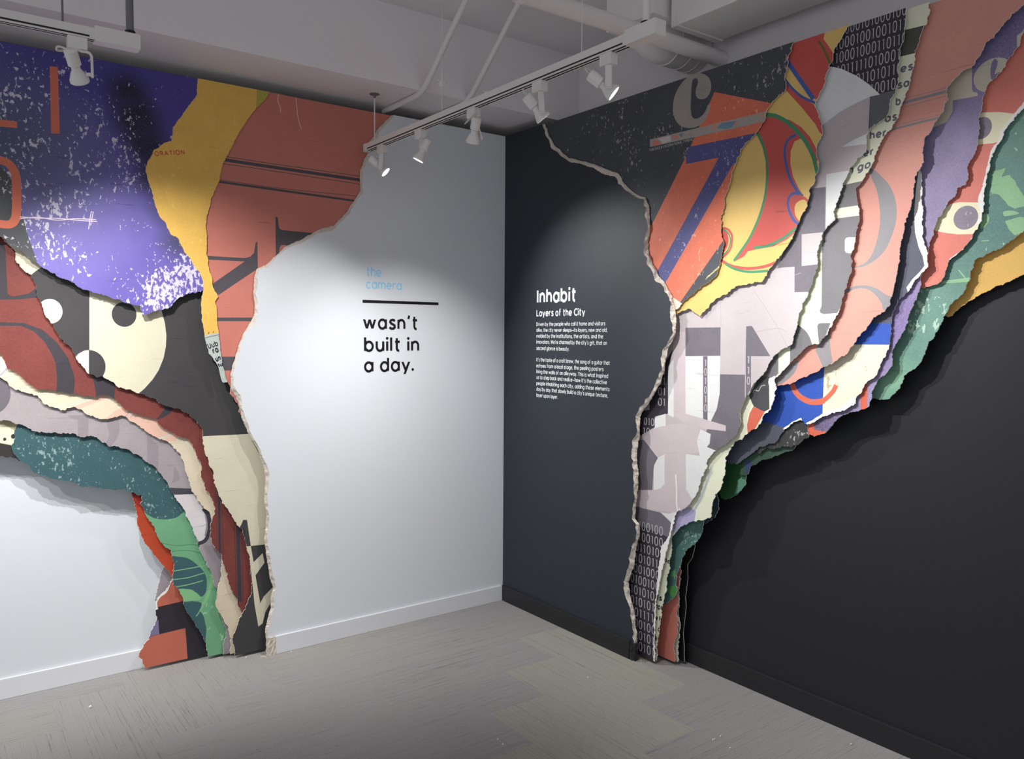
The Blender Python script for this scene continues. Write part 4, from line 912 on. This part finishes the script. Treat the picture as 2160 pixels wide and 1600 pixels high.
panel('pale_type_poster', 'pale lilac torn poster with block letters and rows of ones and zeros', 'R', .047,
  [('s', [(1760,20),(1930,-30),(1913,5)]), ('t', [(1912,10),(1910,37),(1907,70),(1900,100),(1897,125),(1895,155),(1890,185),(1880,210),(1877,230),(1870,247),(1850,260),(1832,272),(1827,295),(1825,317),(1810,335),(1795,352),
     (1785,375),(1775,400),(1764,430),(1757,447),(1761,462),(1745,477),(1735,495),(1727,520),(1722,545),(1725,562),(1717,582),(1710,602),(1702,622),(1692,642),(1687,662),(1680,685),(1675,707),(1670,727),
     (1655,732),(1637,745),(1625,762),(1612,785),(1600,797),(1587,815),(1575,835),(1565,855),(1562,872),(1564,892),(1557,907),(1550,922),(1532,935),(1520,942),(1507,952),(1495,965),(1490,982),(1482,1005),
     (1475,1025),(1470,1040),(1460,1055),(1450,1070),(1437,1077)]+EDGE_C), ('s', [(1381,1420),(1330,1410),(1310,1250),(1325,1100),(1325,920),(1335,850),(1380,750),(1400,680),(1405,640),(1500,580),(1560,520),(1650,470),(1690,350),(1700,200),(1745,90)])],
  MAU_R, [('p', BIN, [(1730,20),(1960,-30),(1920,110),(1900,200),(1870,250),(1832,275),(1835,204),(1740,150)])] + digs +
  [('p', M('#666870', mot=.3), [(1835,203),(1862,196),(1890,190),(1870,255),(1834,275)]),
   ('p', PALE, [(1745,139),(1775,145),(1807,160),(1832,177),(1856,199),(1835,204),(1800,220),(1770,237),(1732,266),(1715,260),(1710,215),(1730,180)]),
   ('p', PALE, [(1777,310),(1788,302),(1800,295),(1830,281),(1830,303)]), ('p', PALE, [(1743,367),(1800,358),(1770,450),(1741,480)]),
   ('p', MAU_G, [(1690,400),(1742,394),(1741,489),(1691,494),(1691,561),(1735,556),(1715,615),(1676,616),(1676,562),(1650,564),(1639,566),(1655,525),(1680,480)]),
   ('p', MAU_G, [(1446,691),(1520,690),(1519.5,751),(1446,751)]), ('p', MAU_G, [(1574,688),(1586,687),(1625,751),(1573,751)]),
   ('p', PALE, [(1446,751),(1519,750),(1518,830),(1512,862),(1500,888),(1446,874)]), ('p', MAU_G, [(1483,751),(1492.5,751),(1492.5,886),(1483,884)]), ('p', MAU_G, [(1573,751),(1584,751),(1584,818),(1573,840)]),
   ('p', MAU_G, [(1519,789),(1571.5,790),(1571,835),(1580,860),(1580,900),(1550,940),(1500,990),(1485,920),(1500,887),(1512,862),(1518,830)]),
   ('p', TINT, [(1420,700),(1446,700),(1446,872),(1531,897),(1531,909),(1480,903),(1440,890),(1421,875)]), ('p', PALE, [(1409,775),(1421,756),(1421,880),(1409,874)]), ('p', BIN, [(1420,735),(1412,765),(1409,775),(1409,872),(1370,880),(1370,820)]),
   ('p', BIN, [(1330,870),(1382,862),(1382,900),(1340,925)]), ('p', PALE, [(1381,880),(1404,872),(1404,897),(1381,905)]),
   ('sm', TINT, [(1358,926),(1375,907),(1395,899),(1440,893),(1480,905),(1488,925),(1480,950),(1447,957),(1420,954),(1400,957),(1388,966),(1374,950)]),
   ('p', MAU_G, [(1330,930),(1358,927),(1388,966),(1379,982),(1376,1033),(1330,1033)]), ('p', PALE, [(1379,990),(1381,978),(1388,965),(1402,957),(1402,1022),(1394,1030),(1379,1033)]),
   ('p', PALE, [(1446.5,957),(1476,961),(1470,930),(1478,905),(1499,915),(1497,935),(1491,942),(1510,950),(1490,1010),(1466,1055),(1460,1053),(1447,1032)]),
   ('p', TINT, [(1402,955),(1446,956),(1446,1030),(1462,1055),(1432,1078),(1402,1020)]), ('p', TINT, [(1330,1033),(1390,1033),(1402,1020),(1428,1040),(1428,1082),(1354,1071),(1330,1065)]),
   ('s', WHITE, [(1425,1000),(1427,1030),(1427,1060),(1430,1078)], 3),
   ('p', MAU_G, [(1320,1060),(1354,1071),(1395,1081),(1418,1105),(1400,1240),(1392,1420),(1300,1420),(1300,1200)]), ('p', BIN, [(1320,1100),(1362,1112),(1415,1135),(1400,1240),(1392,1420),(1300,1420),(1300,1200)])] + digb +
  [('p', PALE, [(1393,1080),(1410,1083),(1430,1078),(1422,1100),(1415,1099),(1404,1090)]), ('tp', WHITE, [(1434,1070),(1424,1105),(1414,1150),(1404,1195),(1396,1240),(1390,1290),(1388,1400),(1378,1400),(1379,1330),(1381,1280),(1386,1235),(1390,1190),(1396,1150),(1412,1128),(1416,1098),(1425,1080)])] +
  [('x', DIG, '10'[k % 2], (1485,772+19*k), (1491,772+19*k), 14, .12) for k in range(6)] + [('x', DIG, '110'[k % 3], (1575,766+22*k), (1582,766+22*k), 15, .11) for k in range(3)] +
  [('x', DIG, '01', (1388,788+22*k), (1404,790+22*k), 15, .09) for k in range(4)] + [('x', DIG, '010', (1358,894), (1380,898), 14, .09), ('x', DIG, '101', (1356,915), (1378,918), 14, .09)] +
  [('s', M('#A89EA4'), [(1590,612),(1640,690),(1674,760)], .8), ('s', M('#A89EA4'), [(1520,640),(1521,690)], .8), ('s', M('#A89EA4'), [(1592,700),(1640,692),(1660,700)], 1), ('s', M('#B7AEB2'), [(1600,610),(1650,590),(1690,575)], .8)], seed=33)
# cream poster with scraps of text
CRM_R = M('#E9EDCF', wr=.2)
GRY_R = M('#77777A', mot=.3)
TXT = M('#6E6C7A', mot=.2)
panel('cream_text_poster', 'pale cream torn poster strip with bold grey scraps of words and blocky letters', 'R', .064,
  [('s', [(1895,10),(1970,-40),(1960,-15)]), ('t', [(1959,-4),(1959,25),(1952,50),(1942,75),(1930,107),(1927,140),(1922,160),(1917,185),(1907,207),(1897,230),(1892,250),(1880,270),(1865,287),(1852,312),(1842,337),(1833,357),(1820,376),
     (1807,397),(1807,415),(1812,440),(1814,465),(1806,490),(1802,515),(1795,540),(1795,575),(1785,600),(1780,620),(1772,645),(1760,672),(1750,692),(1737,712),(1727,726),(1707,727),(1695,737),(1685,746),
     (1677,757),(1665,767),(1652,780),(1640,792),(1634,797),(1635,815),(1635,840),(1627,862),(1615,870),(1607,885),(1595,900),(1577,915),(1565,927),(1550,932),(1540,947),(1532,965),(1530,987),(1525,1012),(1520,1027),
     (1510,1042),(1505,1062),(1500,1090),(1485,1095),(1462,1100),(1440,1107),(1425,1122),(1417,1132),(1415,1170),(1412,1200),(1407,1225),(1402,1255),(1397,1282),(1394,1305),(1392,1330),(1387,1352),(1385,1392)]),
   ('s', [(1385,1420),(1370,1410),(1370,1250),(1385,1150),(1400,1090),(1440,1040),(1470,960),(1530,880),(1590,760),(1660,640),(1720,430),(1780,300),(1840,180),(1880,60)])],
  CRM_R, [('p', M('#55554F', mot=.3), [(1880,70),(1960,51),(1930,112),(1880,124)]),
   ('x', TXT, 'es', (1899,152), (1926,146), 10, .19, XH), ('x', TXT, 'sa', (1893,187), (1918,180), 10, .19, XH), ('x', TXT, 'b', (1889,222), (1900,219), 14, .19), ('x', TXT, 'as', (1866,258), (1892,251), 10, .19, XH),
   ('x', TXT, 'her', (1834,294), (1870,285), 14, .19), ('x', TXT, 'er', (1821,330), (1843,325), 10, .19, XH), ('x', TXT, 'n go', (1788,367), (1836,352), 10, .19, XH),
   ('p', GRY_R, [(1770,392),(1830,379),(1830,430),(1755,441)]),
   ('p', GRY_R, [(1745,463),(1830,452),(1820,500),(1790,500),(1784,502),(1782,507),(1782,528),(1784,532),(1790,534),(1800,533),(1800,570),(1790,620),(1766,660),(1738,662),(1731,660),(1729,655),(1733,645),(1734,520),(1738,490)]),
   ('p', GRY_R, [(1724,687),(1727,682),(1733,681),(1752,681),(1740,712),(1728,729),(1725,700)]), ('sm', GRY_R, [(1672,680),(1690,690),(1703,702),(1712,722),(1714,740),(1690,760),(1669,775),(1667,735)]), ('p', GRY_R, [(1600,760),(1642,730),(1642,787),(1620,812),(1590,800)]),
   ('p', M('#4C4E52', mot=.5), [(1600,797),(1622,792),(1623,862),(1612,868),(1590,857),(1580,835)]), ('s', M('#B9B9B4'), [(1588,828),(1592,822),(1600,824),(1606,814),(1614,812)], 2), ('p', M('#DD674C'), [(1589,857),(1613,868),(1594,902),(1577,916),(1576,895),(1581,872)]),
   ('tp', WHITE, [(1621,799),(1634,794),(1640,830),(1630,864),(1624,850),(1626,830)]),
   ('p', M('#B5AED6'), [(1420,1085),(1455,1068),(1468,1078),(1464,1102),(1440,1112),(1420,1125)]), ('s', M('#C5D3DC'), [(1500,985),(1492,1015),(1478,1050),(1465,1075)], 5),
   ('x', INK, 'is', (1386,1264), (1396,1266), 7, .2, XH), ('x', INK, 'ope', (1383,1282), (1398,1286), 7, .2, XH), ('x', INK, 'e F', (1383,1306), (1394,1310), 9, .2), ('x', INK, 'c', (1387,1330), (1392,1331), 7, .2, XH), ('x', INK, 'en', (1381,1349), (1391,1352), 7, .2, XH), ('x', INK, 'lo', (1404,1186), (1415,1188), 8, .2), ('p', INK, [(1379,1368),(1385,1369),(1384,1381),(1379,1380)])], seed=34)
# salmon poster with grey numerals
SAL_R = M('#DF9888', wr=.3)
GRY_N = M('#918F93', mot=.25)
def r5(pts): return crop(1620, 350, pts)
EDGE5 = [(2200,-22),(2160,10),(2142,22),(2125,40),(2110,60),(2095,77),(2080,90),(2070,107),(2062,125),(2050,140),(2030,152),(2012,165),(2002,180),(1995,192),(1997,210),(1990,225),(1982,245),(1970,262),(1962,277),(1950,292),
     (1947,320),(1947,342),(1940,355),(1932,372),(1925,412),(1922,432),(1915,450),(1907,475),(1902,505),(1897,530),(1895,562),(1890,587),(1885,612),(1880,627),(1877,642),(1865,655),(1850,665),(1837,677),(1825,695),(1810,712),(1800,727),
     (1790,740),(1777,752),(1760,762),(1740,772),(1725,782),(1702,792),(1680,802),(1662,810),(1647,812),(1635,817)]
panel('salmon_numeral_poster', 'salmon torn poster with grey curved numerals and double stripes', 'R', .082,
  [('s', [(1940,-20),(2330,-160),(2230,-50)]), ('t', EDGE5), ('s', [(1625,800),(1670,740),(1735,640),(1770,500),(1780,380),(1850,250),(1900,100)])],
  SAL_R, [('s', GRY_N, [(1880,224),(1920,213),(2010,189)], 6), ('s', GRY_N, [(1880,215),(1920,205),(2010,181)], 1.2), ('s', GRY_N, [(1880,231),(1920,222),(2010,198)], 1.2), ('s', GRY_N, [(1860,279),(1920,263),(1990,246)], 4.5), ('s', GRY_N, [(1860,274),(1920,257),(1990,240)], 1.2),
   ('sm', GRY_N, r5([(850,20),(900,35),(950,80),(1000,130),(1040,190),(1072,270),(1085,350),(1084,440),(1068,520),(1040,600),(1000,690),(950,755),(890,805),(830,838),(780,853),(690,862),(690,852),(760,843),(820,815),(865,765),(895,700),(920,620),(938,530),(945,460),(945,390),(938,320),(925,240),(905,170),(870,90)])),
   ('sm', GRY_N, r5([(640,1055),(680,1030),(730,1012),(790,1005),(840,1008),(890,1022),(940,1045),(990,1080),(1060,1120),(1050,1200),(975,1215),(960,1165),(935,1120),(905,1085),(860,1050),(810,1032),(760,1032),(710,1045),(660,1072),(630,1085)])),
   ('p', GRY_N, [(1720,740),(1727,722),(1752,690),(1752,700),(1750,712),(1752,738),(1757,764),(1736,776),(1728,755)]), ('sm', GRY_N, [(1625,812),(1650,782),(1683,760),(1678,782),(1668,795),(1650,808),(1637,812)])], seed=35)
# blue and cream poster
NAVY = M('#5B5E6E', mot=.3)
BLUE = M('#2F5AC0', mot=.3)
ORG_R = M('#E06A45', mot=.4, flecks=('#8C8AA6', 60, 0.83, []))
CRM6 = M('#E6DFC4', mot=.2, wr=.1, flecks=('#B8A98C', 46, 0.905, [(spot3((1752,820), 'R', .14), .12, .09)]))
panel('blue_cream_poster', 'torn poster of slate, blue and cream blocks with an orange ring and white ripped edge', 'R', .108,
  [('s', [(1938,355)]), ('t', [(1942,362),(1945,380),(1945,425),(1945,475),(1947,500),(1955,530),(1956,562),(1942,577),(1930,592),(1917,612),(1897,630),(1890,642),(1882,662),(1880,682),(1877,705),(1875,725),(1867,750),(1855,770),
     (1850,790),(1837,800),(1827,807),(1817,825),(1805,835),(1804,850),(1782,865),(1760,870),(1740,875),(1725,885),(1712,892),(1702,897),(1689,884),(1670,894),(1655,905),(1645,920),(1635,932),(1620,935),(1600,945),(1587,957),(1565,970),(1552,977),(1535,975)]),
   ('s', [(1520,950),(1590,870),(1630,780),(1730,700),(1830,600),(1870,450),(1920,365)])],
  NAVY, [('p', BLUE, [(1800,681),(1900,682),(1890,726),(1780,725)]), ('p', CRM6, [(1780,726),(1900,727),(1870,770),(1850,805),(1810,860),(1760,885),(1734.5,885),(1738,776)]),
   ('p', BLUE, [(1750,760),(1738.5,775),(1734.5,880),(1702,900),(1689,886),(1660,902),(1635,898),(1617,889),(1600,900),(1600,840),(1640,790)]), ('sm', NAVY, [(1595,900),(1617,891),(1645,899),(1665,905),(1650,950),(1590,980)]),
   ('s', ORG_R, [(1668,800),(1674,818),(1681,830),(1693,840),(1710,847),(1728,847),(1738,844)], 12), ('s', ORG_R, [(1736,845),(1745,838),(1757,825),(1764,812)], 10),
   ('p', WHITE, [(1938,355),(1950,380),(1952,475),(1955,510),(1962,562),(1930,596),(1915,616),(1912,606),(1925,588),(1941,572),(1950,560),(1946,540),(1938,522),(1930,490),(1928,450),(1932,400)]),
   ('tp', WHITE, [(1652,904),(1670,890),(1690,881),(1692,888),(1672,899),(1656,912)]), ('tp', WHITE, [(1700,893),(1722,880),(1742,868),(1770,858),(1800,838),(1812,835),(1806,858),(1745,880),(1708,900)])], seed=36)
# purple poster
PUR_R = M('#9A8EB6', mot=.5, grad=[('#6F6390', spot3((2150,60), 'R', .155), .0, .35), ('#7E6AA4', spot3((1900,680), 'R', .155), .0, .25), ('#453E58', spot3((1720,910), 'R', .155), .05, .25)], flecks=('#C9C2D8', 50, 0.90, []))
FE = M('#CFC6B0', wr=.2)
panel('purple_letter_poster', 'mottled purple torn poster with two cream serif letters', 'R', .120,
  [('s', [(2180,-20),(2200,20)]), ('t', [(2168,40),(2159,60),(2155,75),(2150,95),(2137,110),(2122,130),(2115,147),(2102,162),(2087,172),(2080,190),(2072,212),(2070,230),(2065,250),(2067,270),(2062,290),(2060,305),(2055,322),(2047,340),(2040,357),(2042,375),
     (2035,388),(2020,398),(2015,412),(2002,422),(1995,437),(1980,457),(1972,475),(1967,495),(1962,512),(1957,527),(1953,560),(1946,578),(1943,590),(1945,602),(1937,617),(1932,632),(1922,650),(1915,672),(1910,695),(1897,717),(1889,727),(1882,745),(1881,772),(1865,790),(1852,802),(1840,825),(1834,857),
     (1817,862),(1800,867),(1780,875),(1765,887),(1750,905),(1740,914),(1717,920),(1703,917)]), ('s', [(1690,890),(1790,800),(1840,700),(1890,600),(1910,450),(1930,330),(1960,250),(2020,130),(2110,20)])],
  PUR_R, [('p', FE, [(1960,200),(1990,150),(2050,110),(2050,188),(2053,194),(2062,196),(2063,202),(2010,212),(2009,235),(1998,257),(1965,270)]), ('c', FE, (2094,158), 35, 41), ('sm', PUR_R, [(2092,132),(2098,124),(2104,128),(2103,140),(2098,156),(2108,152),(2114,156),(2105,166),(2092,168),(2089,150)]),
   ('p', M('#CDC4B4'), [(2145,75),(2165,60),(2165,100),(2145,98)]), ('p', M('#DB6648'), [(1815,822),(1830.5,800),(1829,870),(1816,870)]), ('tp', M('#DB6648'), [(1700,893),(1716,890),(1718,906),(1742,910),(1735,920),(1702,924)])], seed=37)
# red eye poster
EYE_R = M('#E68070', wr=.2, mot=.25)
EYE_C = M('#F2EDC6', wr=.1)
EYE_P = M('#8F8796', mot=.5, flecks=('#C9C3CC', 60, 0.85, []))
EDGE8 = [(2220,130),(2160,222),(2147,240),(2135,255),(2122,272),(2115,290),(2105,305),(2095,322),(2090,337),(2087,357),(2082,375),(2077,395),(2074,410),(2077,427),(2075,447),(2070,465),(2062,482),(2052,495),(2045,510),(2032,525),(2020,535),(2002,547),(1997,562),(1992,580),(1982,595),(1965,602),(1947,608)]
panel('red_eye_poster', 'coral red torn poster with two cream eye shapes and grey round pupils', 'R', .136,
  [('s', [(2230,-60)]), ('t', EDGE8), ('s', [(1930,600),(1935,520),(1950,450),(2010,370),(2030,300),(2040,200),(2110,100),(2160,20)])],
  EYE_R, [('p', EYE_C, [(1990,440),(2005,430),(2025,426),(2067,427),(2090,430),(2070,493),(2020,494),(1995,491),(1975,487),(1955,480)]), ('c', EYE_P, (2037,459), 25, 26),
   ('p', EYE_C, [(2050,242),(2075,237),(2107,236),(2150,241),(2140,275),(2120,294),(2095,302),(2062,305),(2040,304)]), ('c', EYE_P, (2071,270), 23, 21),
   ('tp', WHITE, [(2230,120),(2160,228),(2136,258),(2124,276),(2110,310),(2099,330),(2096,355),(2087,390),(2082,412),(2082,450),(2066,488),(2060,494),(2062,470),(2067,450),(2063,425),(2064,412),(2072,395),(2078,372),(2084,342),(2090,318),(2102,300),(2112,275),(2125,258),(2140,240)]),
   ('s', WHITE, [(2060,488),(2045,512),(2032,527),(2018,537),(2003,548)], 4)], seed=38)
# green leaf poster
GRN9 = M('#6C9A8C', mot=.4, flecks=('#B9D6C4', 40, 0.885, [(spot3((1990,640), 'R', .18), .2, .05), (spot3((1960,690), 'R', .18), .15, .06)]), grad=[('#5C7F7C', spot3((2110,480), 'R', .18), .0, .3), ('#8FBF9C', spot3((1890,800), 'R', .18), .0, .12)])
LEAF = M('#90C490', mot=.3)
panel('green_leaf_poster', 'sage green torn poster with light green leaf shapes', 'R', .152,
  [('s', [(2200,100),(2300,-200),(2800,-700)]), ('t', [(2800,120),(2600,240),(2400,350),(2300,410),(2200,460),(2160,485),(2140,500),(2122,515),(2105,527),(2085,535),(2065,542),(2055,550),(2052,562),(2047,580),(2042,595),(2037,610),(2027,622),(2015,632),(2002,645),(1995,662),(1990,672),(1982,685),(1975,700),
     (1967,715),(1960,722),(1952,745),(1945,760),(1927,777),(1907,792),(1904,805),(1897,820),(1885,832),(1871,844),(1860,841),(1837,841)]), ('s', [(1815,840),(1860,740),(1910,600),(1980,510),(2040,420),(2060,280),(2160,150)])],
  GRN9, [('tp', LEAF, [(2095,360),(2120,355),(2112,375),(2130,368),(2155,405),(2165,420),(2120,425),(2105,410),(2090,405)]), ('p', LEAF, [(2118,418),(2170,412),(2170,432),(2140,440),(2125,432)]), ('sm', LEAF, [(2117,446),(2135,444),(2150,450),(2128,455),(2118,455)]), ('p', LEAF, [(2120,466),(2150,457),(2175,460),(2165,490),(2140,496),(2128,484)]),
   ('sm', LEAF, [(2072,455),(2083,452),(2086,465),(2075,480),(2068,480)]), ('p', LEAF, [(1990,592),(2045,585),(2045,594),(1985,598)]), ('s', LEAF, [(2022,569),(2036,586)], 3), ('s', LEAF, [(2070,508),(2086,507)], 2)], seed=39)
panel('yellow_corner_poster', 'yellow torn panel lowest at the right edge against the black wall', 'R', .178,
  [('s', [(2300,300),(2800,0)]), ('t', [(2800,330),(2600,420),(2400,500),(2300,533),(2220,560),(2160,580),(2145,586),(2126,593),(2107,602),(2085,612),(2066,621),(2047,632),(2031,644),(2017,655),(2008,664),(1995,666)]), ('s', [(1975,650),(2020,560),(2080,490),(2180,420)])],
  M('#E7B750', mot=.3), [], seed=40)
# ---- small pieces tucked in below
panel('speckled_black_piece', 'small black speckled torn piece under the blue and cream poster', 'R', .116,
  [('s', [(1640,900),(1690,880),(1704,890)]), ('t', [(1703,905),(1703,920),(1682,937),(1660,941),(1640,942),(1632,947),(1615,945),(1600,956)]), ('s', [(1590,940)])],
  M('#3E3F40', mot=.6, flecks=('#A9A9A6', 60, 0.85, [(spot3((1695,905), 'R', .15), .06, .08)])), [], seed=41)
panel('dark_green_strip', 'thin dark green torn strip under the black speckled piece', 'R', .128,
  [('s', [(1570,960),(1640,925),(1695,920)]), ('t', [(1692,930),(1682,938),(1672,950),(1650,955),(1622,965),(1607,972),(1587,982),(1577,995),(1573,1003)]), ('s', [(1560,1000)])],
  M('#3E5A4C', mot=.5), [('p', M('#3A4A78'), [(1572,972),(1583,968),(1586,984),(1574,1002)])], seed=42)
panel('dark_green_leaf_piece', 'dark green torn piece with pale facet low beside the black wall', 'R', .144,
  [('s', [(1530,975),(1575,960)]), ('t', [(1575,967),(1574,997),(1571,1025),(1562,1037),(1547,1047),(1535,1052),(1520,1048),(1514,1038)]), ('s', [(1505,1030)])],
  M('#2F6A36', mot=.7), [('p', M('#5E9E80'), [(1557,1012),(1566,1005),(1580,1005),(1578,1030),(1562,1036),(1549,1043),(1553,1028)])], seed=43)
panel('navy_teal_sliver', 'narrow dark teal torn sliver with a white rim beside the cream strip', 'R', .130,
  [('s', [(1480,1060),(1500,1030)]), ('t', [(1512,1037),(1514,1055),(1516,1072),(1510,1087),(1500,1096),(1487,1104)]), ('s', [(1470,1110)])],
  M('#3E5A66', mot=.3), [], seed=44)
panel('teal_speckled_strip', 'teal speckled torn strip with green facets near the foot of the stack', 'R', .100,
  [('s', [(1420,1110),(1450,1085),(1485,1080)]), ('t', [(1484,1102),(1483,1117),(1477,1130),(1465,1147),(1447,1160),(1440,1172),(1435,1185),(1430,1200),(1428,1215),(1427,1230),(1430,1245),(1425,1257),(1415,1265),(1404,1273)]), ('s', [(1390,1275),(1395,1200),(1400,1150)])],
  M('#4F7F78', mot=.4, flecks=('#B7CBBE', 60, .86, [(spot3((1460,1120), 'R', .14), .12, .05)])), [('sm', M('#4FA24F'), [(1407,1240),(1415,1235),(1425,1236),(1428,1248),(1421,1260),(1410,1250)]), ('p', M('#5FAE68'), [(1416,1204),(1424,1200),(1426,1214),(1414,1216)])], seed=45)
panel('coral_foot_panel', 'coral torn panel standing at the foot of the right stack', 'R', .122,
  [('s', [(1400,1180),(1430,1170)]), ('t', [(1436,1180),(1435,1205),(1432,1230),(1428,1255),(1432,1275),(1428,1295),(1430,1312),(1427,1337),(1423,1355),(1422,1397)]), ('s', [(1422,1420),(1370,1410),(1370,1300)])],
  M('#D67A6A', wr=.1), [], seed=46)
panel('cream_foot_sliver', 'thin cream torn sliver behind the coral foot panel', 'R', .138,
  [('s', [(1400,1180),(1425,1160)]), ('t', [(1437,1180),(1436,1205),(1433,1235),(1431,1290),(1433,1320),(1430,1350),(1430,1397)]), ('s', [(1430,1420),(1400,1410)])],
  M('#CFC5AE', wr=.1), [], seed=47)
panel('black_rimmed_panel', 'black torn panel with a white cut rim, last in the stack beside the black wall', 'R', .164,
  [('s', [(1410,1150),(1450,1120)]), ('t', [(1466,1150),(1463,1165),(1460,1175),(1450,1190),(1451,1220),(1446,1258),(1447,1280),(1441,1335),(1443,1362),(1443,1397)]), ('s', [(1443,1420),(1410,1415),(1405,1300)])],
  M('#1E1D20', wr=0, mot=.2), [], seed=48, amp=.4)
